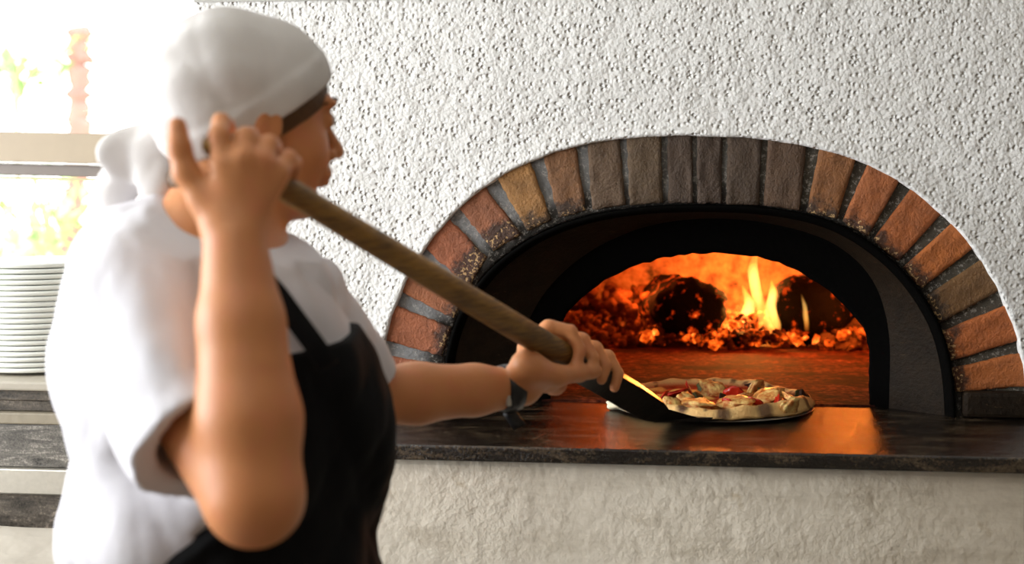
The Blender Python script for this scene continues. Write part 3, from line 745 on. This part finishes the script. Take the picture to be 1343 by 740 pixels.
# palm under the near/lower side of the handle
pb = [A_(702, -.034, .012), A_(716, -.038, .004), A_(730, -.040, -.004), A_(742, -.038, -.012)]
pa = A_(714, -.040, .010); B.cone(WRL.lerp(pa, .3), pa, .0245, .023, .012); pa = A_(702, -.036, .012); B.cone(WRL.lerp(pa, .5), pa, .021, .021, .010)
B.cone(A_(706, -.040, .012), A_(738, -.040, .000), .023, .019, .014)
kn = [A_(722, -.018, -.034), A_(738, -.020, -.034), A_(754, -.022, -.032), A_(768, -.024, -.030)]
for i, kx in enumerate(kn): B.cone(A_(712 + 12 * i, -.040, .0), kx, .018, .0125, .010)
fr_ = [(.0122, .0112, .0100, .0090)] * 3 + [(.0108, .0098, .0090, .0082)]
for i, kx in enumerate(kn):
    x = 724 + 17 * i
    finger([kx, A_(x + 1, .022, -.026), A_(x + 8, .034, -.002), A_(x + 12, .020, .022), A_(x + 12, .000, .029)], fr_[i] + (.0080,), .003)
finger([A_(704, -.036, .022), A_(722, -.026, .034), A_(740, -.008, .034), A_(757, .006, .031)], (.0185, .0145, .0125, .0105), .008)
body = B.obj('body', MAT_SKIN, cook, 2)
# legs hidden by the trousers
def leg_pts(s):
    h = HI + LB * (.09 * s) - ZZ * .02; return h, Vector((h.x + FB.x * .03, h.y + FB.y * .03, .48)), Vector((h.x, h.y, .09))
# -- eyes, hair, cap
me_eye = M('eye_white').set(Base_Color=srgb(225, 215, 205), Roughness=.2).m; me_iris = M('brown_iris').set(Base_Color=srgb(50, 32, 20), Roughness=.2).m
for s in (-1, 1):
    v, f = chunk((0, 0, 0), .0115, 1, 3); v = [H(.0862, s * .031, .0165) + Vector(p).normalized() * .0105 for p in v]
    e = mesh_obj('eye', v, f, me_eye, cook, True)
    v = [H(.0885, s * .0315, .0165) + Vector(p - H(.0862, s * .031, .0165)).normalized() * .0088 for p in v]
    mesh_obj('iris', v, f, me_iris, e, True)
hb = bounds([H(-.13, 0, .15), H(.13, .1, -.1), H(.1, -.1, .1), H(-.1, .1, -.1)], .02)
Hf = Field(*hb, .0028)
Hf.ell(H(-.012, 0, .045), (.0965, .0785, .0905), HA, 0); Hf.ell(H(.033, 0, .045), (.060, .064, .072), HA, .02)
n_ = (HU - HF * .70).normalized(); Hf.half(H(0, 0, -.021), -n_)
Hf.half(H(0, 0, .03), (HU - HF * .6).normalized())
Hf.f = np.maximum(Hf.f, -(sum((Hf.grid()[i] - float(H(.088, 0, 0)[i])) * float(-HF[i]) for i in range(3))).astype(np.float32))
Hf.obj('hair', MAT_HAIR, cook, 1)
Hb = Field(*bounds([H(-.10, 0, -.05)], .08), .003); Hb.ell(H(-.072, -.004, -.060), (.020, .034, .020), HA, 0); Hb.obj('hair_bun', MAT_HAIR, cook, 1)
for s in (-1, 1):
    pts = [H(.099, s * .012, .036), H(.100, s * .026, .042), H(.086, s * .043, .040), H(.074, s * .052, .033)]
    v, f = tube(pts, [.0022, .0032, .003, .001], 8); mesh_obj('eyebrow', v, f, MAT_HAIR, cook, True)
hb = bounds([H(-.17, 0, .17), H(.13, .12, -.12), H(.13, -.12, .17), H(-.17, .12, -.12)], .05)
C_ = Field(*hb, .003)
C_.ell(H(-.018, 0, .038), (.1015, .0815, .0985), HA, 0); C_.ell(H(.034, 0, .050), (.063, .067, .0735), HA, .03)
gC = C_.grid(); pl_ = sum((gC[i] - float(H(0, 0, .004)[i])) * float(n_[i]) for i in range(3)); bk = np.clip(.5 - sum((gC[i] - float(HO[i])) * float(HF[i]) for i in range(3)) / .12, 0, 1)
C_.f += folds(gC, 4, 6, 60, 150, tuple(HF * .3 - HU * .2 + HL * .6), .8) * .0032 * (.25 + bk * 1.2)
C_.f -= (.0022 / (1 + np.exp(np.clip((pl_ - .034) / .0012, -40, 40)))).astype(np.float32)
C_.half(H(0, 0, .004), -n_)
# hollow so that the hem is a real edge over the forehead
inner_c = Field(*hb, .003); inner_c.ell(H(-.012, 0, .045), (.0935, .0745, .0875), HA, 0); inner_c.ell(H(.035, 0, .04), (.0595, .0615, .0695), HA, .02)
C_.f = np.maximum(C_.f, np.where(pl_ < .012, -inner_c.f, -1)).astype(np.float32)
cap = C_.obj('cap', MAT_CAP, cook, 2)
# knot and fluttering tails of the bandana
tb = bounds([P(120, 150, 1.60), P(250, 300, 1.60), P(180, 200, 1.50), P(180, 200, 1.70)], .05)
K = Field(*tb, .003)
KN = P(208, 196, 1.60)
K.ell(KN, (.026, .022, .024), None, 0)
d1 = (P(150, 205, 1.58) - P(205, 190, 1.60)).normalized(); a1 = FW.cross(d1).normalized()
K.ell(P(178, 200, 1.595), (.045, .030, .012), (d1, a1, d1.cross(a1)), .02)
d2 = (P(150, 260, 1.60) - P(185, 195, 1.60)).normalized(); a2 = FW.cross(d2).normalized()
K.ell(P(162, 232, 1.60), (.045, .026, .009), (d2, a2, d2.cross(a2)), .02)
d3 = (P(205, 300, 1.57) - P(200, 200, 1.58)).normalized(); a3 = FW.cross(d3).normalized()
K.ell(P(203, 248, 1.575), (.058, .019, .008), (d3, a3, d3.cross(a3)), .015)
K.f += folds(K.grid(), 9, 5, 90, 170, tuple(a1), .5) * .003
K.obj('cap_tail', MAT_CAP, cap, 2)

# -- shirt
slo, shi = bounds([NECK, SR, SL, ELR.lerp(SR, .3), ELL, CH, BE, HI], .19)
slo[2] = HI.z - .10
def trunk(F, g=0.0, k=.05):
    g -= .004
    F.ell(P(212, 400, 1.575), (.112 + g, .13 + g, .115 + g), (FB, LB, ZZ), 0)
    F.ell(CH, (.152 + g, .180 + g, .185 + g), (FB, LB, ZZ), k)
    F.ell(P(385, 500, 1.56), (.085 + g, .11 + g, .085 + g), (FB, LB, ZZ), k)
    F.ell(BE + FB * .018, (.160 + g, .188 + g, .20 + g), (FB, LB, ZZ), k)
    F.ell(P(262, 700, 1.57), (.135 + g, .17 + g, .16 + g), (FB, LB, ZZ), k)
    F.ell(HI + FB * .035, (.155 + g, .19 + g, .20 + g), (FB, LB, ZZ), k)
    F.cone(NECK - ZZ * .012 - FB * .01, SR + ZZ * .002, .064 + g, .060 + g, .03); F.cone(NECK - ZZ * .012 - FB * .01, SL, .064 + g, .060 + g, .03)
    F.cone(NECK - FB * .035 - ZZ * .01, P(205, 400, 1.57), .06 + g, .09 + g, .03)
S = Field(slo, shi, .0040)
trunk(S)
S.cone(SR, SR.lerp(ELR, .8), .070, .070, .035)
S.cone(SR.lerp(ELR, .3) - FB * .02, SR.lerp(ELR, .8) - FB * .02 - ZZ * .015, .066, .060, .03)
S.cone(SL, SL.lerp(ELL, .80), .062, .054, .03)
g = S.grid()
def wrinkle(g):
    return folds(g, 12, 7, 22, 50, tuple(ZZ * .6 + FB * .5 + LB * .2), .6) * .017 + folds(g, 31, 6, 50, 110, tuple(ZZ * .7 + FB * .4), .7) * .008 + .008
S.f += wrinkle(g)
# neckline, sleeve hems, waist
nk = NECK + ZZ * .035 + FB * .01; nn = (ZZ + FB * .45).normalized()
S.half(nk, nn)
ax = (ELR - SR).normalized(); p0 = SR.lerp(ELR, .70)
d = sum((g[i] - float(p0[i])) * float(ax[i]) for i in range(3)); dist = np.sqrt(sum((g[i] - float(p0[i])) ** 2 for i in range(3)))
S.f = np.where(dist < .15, np.maximum(S.f, np.where(sum((g[i] - float(CH[i])) * float(-FH[i]) for i in range(3)) > .175, d, -1)), S.f).astype(np.float32)
# hollow the sleeve end so the arm leaves an open cuff
cutS = Field(slo, shi, .0040); cutS.cone(SR.lerp(ELR, .60), SR.lerp(ELR, .9), .058, .066, 0); S.f = np.maximum(S.f, -cutS.f)
ax = (ELL - SL).normalized(); p0 = SL.lerp(ELL, .86)
d = sum((g[i] - float(p0[i])) * float(ax[i]) for i in range(3)); dist = np.sqrt(sum((g[i] - float(p0[i])) ** 2 for i in range(3)))
S.f = np.where(dist < .09, np.maximum(S.f, d), S.f).astype(np.float32)
shirt = S.obj('shirt', MAT_SHIRT, cook, 2)
# -- apron: bib and skirt over the front of the trunk
A = Field(slo[:2] + [HI.z - .42], shi, .0040)
trunk(A, .009); A.cone(HI, HI - ZZ * .34, .20, .21, .05)
g = A.grid(); A.f += wrinkle(g)
fwd = sum((g[i] - float(CH[i])) * float(FB[i]) for i in range(3)); lat = sum((g[i] - float(CH[i])) * float(LB[i]) for i in range(3)); zz = g[2] + 0 * fwd
zt = P(440, 452, 1.47).z
half_w = .088 + np.clip((zt - .10 - zz) / .16, 0, 1) ** .8 * .14
edge = np.abs(lat - .01) - half_w
A.f = np.maximum.reduce([A.f, edge.astype(np.float32), (zz - zt - .10 * lat).astype(np.float32), (-(fwd + .02) - np.clip((zt - .12 - zz) * .4, 0, .012)).astype(np.float32), ])
I_ = Field(slo[:2] + [HI.z - .42], shi, .0040); trunk(I_, -.026); I_.cone(HI, HI - ZZ * .34, .18, .19, .05); A.f = np.maximum(A.f, -I_.f)
apron = A.obj('apron', MAT_APR, cook, 2)
def strip(name, pts, w, th, mat, parent, up):
    secs = []
    for i, p in enumerate(pts):
        d = (pts[min(i + 1, len(pts) - 1)] - pts[max(i - 1, 0)]).normalized(); n = up[i].normalized(); s = d.cross(n).normalized()
        secs.append([p + s * w + n * th, p - s * w + n * th, p - s * w - n * th, p + s * w - n * th])
    v, f = loft(secs, True, True); o = mesh_obj(name, v, f, mat, parent, True); return o
sp_ = [P(432, 480, 1.415), P(412, 452, 1.42), P(392, 425, 1.43), P(365, 388, 1.44), P(330, 348, 1.455), P(285, 318, 1.485), P(255, 312, 1.50), P(236, 310, 1.545), P(236, 300, 1.60)]
strip('apron_strap', sp_, .011, .003, MAT_APR, apron, [(-FW + ZZ * .5)] * 6 + [(-FW - RT * .2 + ZZ * .5), (-RT - FW * .4 + ZZ * .3), (-RT + ZZ * .3)])
# trousers and shoes
tl, th = bounds([HI, FOOTC], .24); th[2] = HI.z + .05; tl[2] = .04
T_ = Field(tl, th, .006)
T_.ell(HI - ZZ * .02, (.14, .17, .12), (FB, LB, ZZ), 0)
for s in (-1, 1):
    a, b, c = leg_pts(s); T_.cone(a, b, .095, .068, .04); T_.cone(b, c, .068, .058, .02)
T_.half(Vector((0, 0, .07)), -ZZ)
T_.f += folds(T_.grid(), 3, 5, 20, 40, (0, 0, 1), .8) * .004
T_.obj('trousers', MAT_TRO, cook, 1)
for s in (-1, 1):
    a, b, c = leg_pts(s); Q = Field([c.x - .3, c.y - .3, -.02], [c.x + .3, c.y + .3, .16], .005)
    Q.cone(Vector((c.x, c.y, .05)) - FB * .05, Vector((c.x, c.y, .04)) + FB * .15, .045, .036, 0); Q.cone(Vector((c.x, c.y, .05)), Vector((c.x, c.y, .11)), .045, .042, .02)
    Q.half(Vector((0, 0, .001)), -ZZ); Q.obj('shoe', MAT_SHOE, cook, 1)
# -- wristband with a loose strap end
wd = (WRL - ELL).normalized(); wc = ELL.lerp(WRL, .91); s1 = wd.cross(FW).normalized(); t1 = wd.cross(s1).normalized()
rings = []
for k, (dx, r) in enumerate([(-.011, .027), (-.0125, .0320), (-.004, .0335), (.004, .0335), (.0125, .0320), (.011, .027)]):
    rings.append([wc + wd * dx + s1 * (r * .98 * math.cos(2 * PI * j / 40)) + t1 * (r * math.sin(2 * PI * j / 40)) for j in range(40)])
v, f = loft(rings, True); wb = mesh_obj('wristband', v, f, MAT_BLACKR, cook, True)
dn = s1 if s1.z < 0 else -s1
strip('strap_end', [wc + dn * .031, wc + dn * .038 + wd * .004, wc + dn * .046 + wd * .010, wc + dn * .054 + wd * .016], .009, .002, MAT_BLACKR, wb, [-FW] * 4)
v, f = tube([wc + (-FW + dn * .6).normalized() * .0345 + s1 * .010, wc + (-FW + dn * .6).normalized() * .0345 - s1 * .004], [.004, .004], 10); mesh_obj('buckle', v, f, MAT_STEEL, wb)

# ------------------------------------------------------------------ left: prep counter, plates, window
YL = -.02
def zL(py, y=YL): return onY(40, py, y).z
CL, CR = -2.4, XL - .004
pt = empty('prep_counter', ((CL + CR) / 2, YL + .3, 0), 'granite and steel prep counter below the window left of the cook', 'counter')
yl = YL
box('worktop', (CL, yl - .01, zL(512)), (CR, yl + .52, zL(500)), simple('pale_stone_top', srgb(172, 164, 150), .5, nscale=40), pt, .004)
box('granite_slab', (CL, yl + .004, zL(526)), (CR, yl + .5, zL(512.5)), MAT_G2, pt, .002)
box('granite_slab', (CL, yl + .012, zL(541)), (CR, yl + .5, zL(526.5)), MAT_G2, pt, .002)
box('ledge', (CL, yl - .004, zL(556.5)), (CR, yl + .5, zL(541.5)), simple('warm_stone_ledge', srgb(142, 132, 114), .5, nscale=50, var=.2), pt, .003)
box('granite_front', (CL, yl, zL(613)), (CR, yl + .5, zL(557)), MAT_G1, pt, .002)
box('steel_rail', (CL, yl - .014, zL(647)), (CR, yl + .1, zL(613.5)), MAT_STEEL, pt, .003)
box('granite_front', (CL, yl, zL(694)), (CR, yl + .5, zL(647.5)), MAT_G2, pt, .002)
box('body', (CL, yl + .02, 0), (CR, yl + .5, zL(694.5)), MAT_PLS, pt)
zt2 = zL(697)
t2 = box('lower_worktop', (CL, -.95, zt2 - .04), (CR + .2, yl - .002, zt2), MAT_G2, None, .003); tag(t2, 'low granite worktop in the bottom left corner, under the floury cloth', 'worktop')
for sx in (CL + .1, CR + .1):
    for sy in (-.88, yl - .1): box('leg', (sx - .03, sy - .03, 0), (sx + .03, sy + .03, zt2 - .041), MAT_STEEL, t2)
# linen cloth
nx, ny = 70, 46; V = []; F3 = []
for j in range(ny):
    for i in range(nx):
        x = CL + .5 + (CR + .12 - CL - .5) * i / (nx - 1); y = -.72 + (.66) * j / (ny - 1)
        z = zt2 + .010 + .010 * (1 + math.sin(9 * y + 4 * x + 1.5 * math.sin(7 * x))) * .6 + .006 * math.sin(26 * y + 6 * x) * math.sin(3 * x) + .020 * math.exp(-((j - ny + 6) / 4) ** 2)
        V.append(Vector((x + .01 * math.sin(9 * y), y + .012 * math.sin(7 * x + 1), z)))
for j in range(ny - 1):
    for i in range(nx - 1): F3.append((j * nx + i, j * nx + i + 1, (j + 1) * nx + i + 1, (j + 1) * nx + i))
o = mesh_obj('linen_cloth', V, F3, MAT_LINEN, None, True); so = o.modifiers.new('solid', 'SOLIDIFY'); so.thickness = .004; so.offset = 1
tag(o, 'rumpled floury linen cloth on the worktop in the bottom left corner', 'cloth')
# plates
NP = 20; zb = zL(499.6, YL + .18); ztop = onY(40, 362, YL + .18).z; st = (ztop - zb) / NP
pc = onY(52, 430, YL + .18); prof = [(.001, 0), (.070, 0), (.074, .002), (.098, .0046), (.126, .0054), (.1306, .0066), (.1314, .0105), (.1304, .0142), (.127, .0140), (.098, .0085), (.072, .005), (.001, .0045)]
v, f = lathe(prof, 64); base_me = None
ordn = ['second', 'third', 'fourth', 'fifth', 'sixth', 'seventh', 'eighth', 'ninth', 'tenth']
for i in range(NP):
    if base_me is None:
        pl = mesh_obj('dinner_plate', v, f, MAT_PLATE, None, True); base_me = pl
    else: pl = base_me.copy(); COL.objects.link(pl)
    pl.location = (pc.x + rb.uniform(-.002, .002), YL + .18 + rb.uniform(-.002, .002), zL(500) + .0006 + i * st); pl.rotation_euler = (0, 0, rb.uniform(0, 6))
    if i == 0: lb = 'white china plate at the very bottom of the tall plate stack'
    elif i == NP - 1: lb = 'white china plate lying topmost on the tall plate stack'
    elif i < NP // 2: lb = 'white china plate, %s from the bottom of the tall plate stack' % ordn[i - 1]
    else: lb = 'white china plate, %s from the top of the tall plate stack' % ordn[NP - 2 - i]
    tag(pl, lb, 'plate', 'stacked white plates')
# window wall
YW = .62
zS = zL(500) + .002
Wn = bpy.data.objects.new('window_1', None); COL.objects.link(Wn); Wn.location = (-1.7, YW, 1.5); tag(Wn, kind='structure')
z_a = onY(70, 174.5, YW).z; z_b = onY(70, 213, YW).z; z_c = onY(70, 216, YW).z; z_d = onY(70, 231, YW).z; z_e = onY(70, 233, YW).z; z_f = onY(70, 236, YW).z
slope = -.022
def bar(name, z0, z1, y0, y1, mat, bev=.002):
    x0, x1 = -3.2, XL + .3; xm = onY(70, 200, YW).x
    k = lambda x: (x - xm) * slope
    v = [(x0, y0, z0 + k(x0)), (x1, y0, z0 + k(x1)), (x1, y1, z0 + k(x1)), (x0, y1, z0 + k(x0)), (x0, y0, z1 + k(x0)), (x1, y0, z1 + k(x1)), (x1, y1, z1 + k(x1)), (x0, y1, z1 + k(x0))]
    f = [(0, 3, 2, 1), (4, 5, 6, 7), (0, 1, 5, 4), (1, 2, 6, 5), (2, 3, 7, 6), (3, 0, 4, 7)]
    o = mesh_obj(name, v, f, mat, Wn); bevel(o, bev); return o
bar('transom', z_b, z_a, YW - .03, YW + .03, MAT_FRAME); bar('transom_edge', z_c, z_b - .0003, YW - .034, YW + .02, simple('pale_metal_edge', srgb(225, 222, 218), .4))
bar('gasket', z_d, z_c - .0003, YW - .02, YW + .02, MAT_FRAMED); bar('lower_bead', z_f, z_e, YW - .026, YW + .01, simple('olive_bead', srgb(176, 170, 130), .5), .001)
gm = M('clear_glass')
for l in list(gm.L): gm.L.remove(l)
tr = gm.n('BsdfTransparent'); gl = gm.n('BsdfGlossy'); gl.inputs['Roughness'].default_value = .02; fz = gm.n('Fresnel'); fz.inputs['IOR'].default_value = 1.25; ms = gm.n('MixShader')
gm.L.new(fz.outputs[0], ms.inputs[0]); gm.L.new(tr.outputs[0], ms.inputs[1]); gm.L.new(gl.outputs[0], ms.inputs[2]); gm.L.new(ms.outputs[0], gm.out.inputs['Surface'])
box('pane', (-3.2, YW - .002, z_a + .05), (XL + .3, YW + .002, 2.6), gm.m, Wn); box('pane', (-3.2, YW - .002, .96), (XL + .3, YW + .002, z_f - .04), gm.m, Wn)
box('window_frame', (-3.26, YW - .03, .9), (-3.2, YW + .03, 2.66), MAT_FRAME, Wn); box('window_frame', (-3.2, YW - .03, 2.6), (XL + .3, YW + .03, 2.66), MAT_FRAME, Wn); box('window_sill', (-3.2, YW - .06, .9), (XL + .3, YW + .06, .955), MAT_FRAME, Wn)
# ------------------------------------------------------------------ room shell
WP = simple('white_wall_paint', srgb(232, 230, 226), .9, nscale=20, var=.03); WD = simple('brown_unseen_wall', srgb(126, 112, 96), .7, nscale=12, var=.2)  # brown invented for the unseen walls, to hold down bounced fill light
tag(box('wall_window_side', (-3.4, YW - .05, 0), (XL, YW + .05, .9), WP), kind='structure').name = 'wall_window'
tag(box('wall_window_side', (-3.4, YW - .05, 2.66), (2.6, YW + .05, 2.9), WP), kind='structure').name = 'wall_above'
tag(box('wall_above2', (XL + .31, YW - .05, ZT + .021), (2.6, YW + .05, 2.659), WP), kind='structure').name = 'wall_over_oven'
tag(box('wall_right', (1.9, -5.2, 0), (2.0, YW, 2.9), WD), kind='structure')
tag(box('ceiling', (-3.5, -5.2, 2.9), (2.6, YW + .05, 3.0), WP), kind='structure')
bmw = bmesh.new()
for a, b in (((-3.5, -5.2, 0), (-3.4, YW, 1.0)), ((-3.5, -5.2, 2.4), (-3.4, YW, 2.9)), ((-3.5, -5.2, 1.0), (-3.4, -2.6, 2.4)), ((-3.5, 0, 1.0), (-3.4, YW, 2.4))):
    r_ = bmesh.ops.create_cube(bmw, size=1)
    for q_ in r_['verts']: q_.co = Vector(((a[0] + b[0]) / 2 + q_.co.x * (b[0] - a[0]), (a[1] + b[1]) / 2 + q_.co.y * (b[1] - a[1]), (a[2] + b[2]) / 2 + q_.co.z * (b[2] - a[2])))
tag(bm_obj('wall_left', bmw, WP), kind='structure')
FLM = simple('stone_tile_floor', srgb(134, 124, 112), .5, nscale=8, var=.2)
tag(box('floor', (-3.5, -5.2, -.1), (2.6, YW, 0), FLM), kind='structure')
tag(box('wall_behind', (-3.5, -5.3, 0), (2.6, -5.2, 2.9), WD), kind='structure').name = 'wall_rear'
# ------------------------------------------------------------------ outdoors
gr = M('garden_ground').set(Base_Color=srgb(200, 205, 170), Roughness=1).m
tag(box('ground', (-30, YW + .3, -.35), (14, 40, -.3), gr), kind='structure')
bark = simple('pinkish_palm_bark', srgb(186, 140, 132), .9, nscale=14, nbump=.02, var=.3)
leafm = simple('bright_green_leaf', srgb(182, 222, 150), .7, nscale=5, var=.3)
qq = random.Random(2)
def tree(px, y, ptop, pbot, lean, label, fronds, fz, spread, r0):
    b = onY(px, 300, y); base = Vector((b.x, y, -.3)); top = onY(px + lean, ptop, y)
    rt = empty('palm_tree', tuple(base), label, 'tree')
    pts = [base.lerp(top, t) + Vector((.04 * math.sin(5 * t + px), 0, 0)) for t in [k / 16 for k in range(17)]]
    pts = [pts[0].lerp(pts[-1], k / 60) + Vector((.04 * math.sin(k / 12 + px) + qq.uniform(-.02, .02), 0, 0)) for k in range(61)]
    v, f = tube(pts, [r0 * (.75 + .35 * (k % 2) + qq.uniform(-.15, .35)) for k in range(61)], 14); mesh_obj('trunk', v, f, bark, rt, True)
    V = []; F4 = []
    for k in range(fronds):
        s = top + Vector((qq.uniform(-.1, .1), qq.uniform(-.1, .1), qq.uniform(-.3, 0))); a = qq.uniform(0, 2 * PI); L = spread * qq.uniform(.6, 1.1); el = qq.uniform(-.2, .9)
        for m_ in range(12):
            t = m_ / 11; c = s + Vector((math.cos(a), math.sin(a), 0)) * (L * t) + ZZ * (L * (el * t - .9 * t * t))
            for sd_ in (-1, 1):
                tip = c + Vector((-math.sin(a), math.cos(a), 0)) * (sd_ * .22 * L * (1.1 - t)) + Vector((math.cos(a), math.sin(a), 0)) * .12 * L - ZZ * .10 * L
                n = len(V); V += [c + ZZ * .012, c - ZZ * .012, tip, c + Vector((math.cos(a), math.sin(a), 0)) * .03]; F4 += [(n, n + 1, n + 2), (n, n + 2, n + 3)]
    mesh_obj('fronds', V, F4, leafm, rt); return rt
STEM = simple('thin_pale_stem', srgb(214, 204, 180), .8)
def bush(px, py, y, r, n, label):
    c = onY(px, py, y); V = []; F4 = []
    o_ = empty('garden_bush', (c.x, y, -.3), label, 'bush')
    v, f = tube([Vector((c.x, y, -.3)), Vector((c.x, y, c.z))], [.03, .02], 8); mesh_obj('stem', v, f, STEM, o_, True)
    for k in range(n):
        d = Vector((qq.gauss(0, 1), qq.gauss(0, 1), qq.gauss(0, .7))).normalized() * (r * qq.random() ** .4); p = c + d
        a = Vector((qq.gauss(0, 1), qq.gauss(0, 1), qq.gauss(0, 1))).normalized(); b = a.cross(ZZ).normalized(); L = qq.uniform(.05, .11); m0 = len(V)
        V += [p - a * L, p + b * L * .4, p + a * L, p - b * L * .4]; F4.append((m0, m0 + 1, m0 + 2, m0 + 3))
    mesh_obj('foliage', V, F4, leafm, o_)
tree(86, 8.4, 36, 170, 14, 'blown-out pinkish palm trunk seen through the upper window pane', 9, 0, .45, .09)
bush(20, 95, 6.0, .22, 70, 'small pale green bush top at the left edge of the upper pane')
bush(45, 290, 6.5, .45, 120, 'pale green bush seen through the lower pane left of the cook')
bush(75, 335, 5.0, .30, 60, 'low pale green bush just above the plate stack')

# ------------------------------------------------------------------ light
w = bpy.data.worlds.new('sky'); bpy.context.scene.world = w; w.use_nodes = True
w.node_tree.nodes['Background'].inputs[0].default_value = (1.0, .995, .98, 1); w.node_tree.nodes['Background'].inputs[1].default_value = 8.5
def area(name, loc, target, sx, sy, en, col):
    l = bpy.data.lights.new(name, 'AREA'); l.shape = 'RECTANGLE'; l.size = sx; l.size_y = sy; l.energy = en; l.color = col
    o = bpy.data.objects.new(name, l); COL.objects.link(o); o.location = loc; o.rotation_euler = (Vector(target) - Vector(loc)).to_track_quat('-Z', 'Y').to_euler(); return o
area('daylight_left_window', (-3.35, -1.3, 1.7), (-.3, -.7, 1.1), 2.4, 1.4, 300, (.93, .97, 1.0))
area('overhead_fill', (-.6, -2.2, 2.86), (-.3, -.9, 0), 1.6, 1.2, 22, (1, .96, .9))  # soft fill added from above, stands for no known lamp
def fire(name, px, py, y, en, r, col=(1, .30, .05)):
    l = bpy.data.lights.new(name, 'POINT'); l.energy = en; l.shadow_soft_size = r; l.color = col
    o = bpy.data.objects.new(name, l); COL.objects.link(o); o.location = onY(px, py, y)
fire('fire_glow', 985, 385, 1.02, 32, .05); fire('fire_glow', 972, 405, 1.17, 9, .04, (1, .42, .09)); fire('ember_glow', 1120, 392, .80, 4.5, .04, (1, .24, .03)); fire('ember_glow', 840, 380, 1.02, 5, .05, (1, .16, .02))
sc_ = bpy.context.scene
sc_.view_settings.view_transform = 'Standard'; sc_.view_settings.look = 'None'; sc_.view_settings.gamma = 1; sc_.view_settings.exposure = -1.15; sc_.view_settings.use_curve_mapping = False
sc_.cycles.max_bounces = 8; sc_.cycles.transparent_max_bounces = 12; sc_.cycles.sample_clamp_indirect = 4; sc_.cycles.volume_max_steps = 128
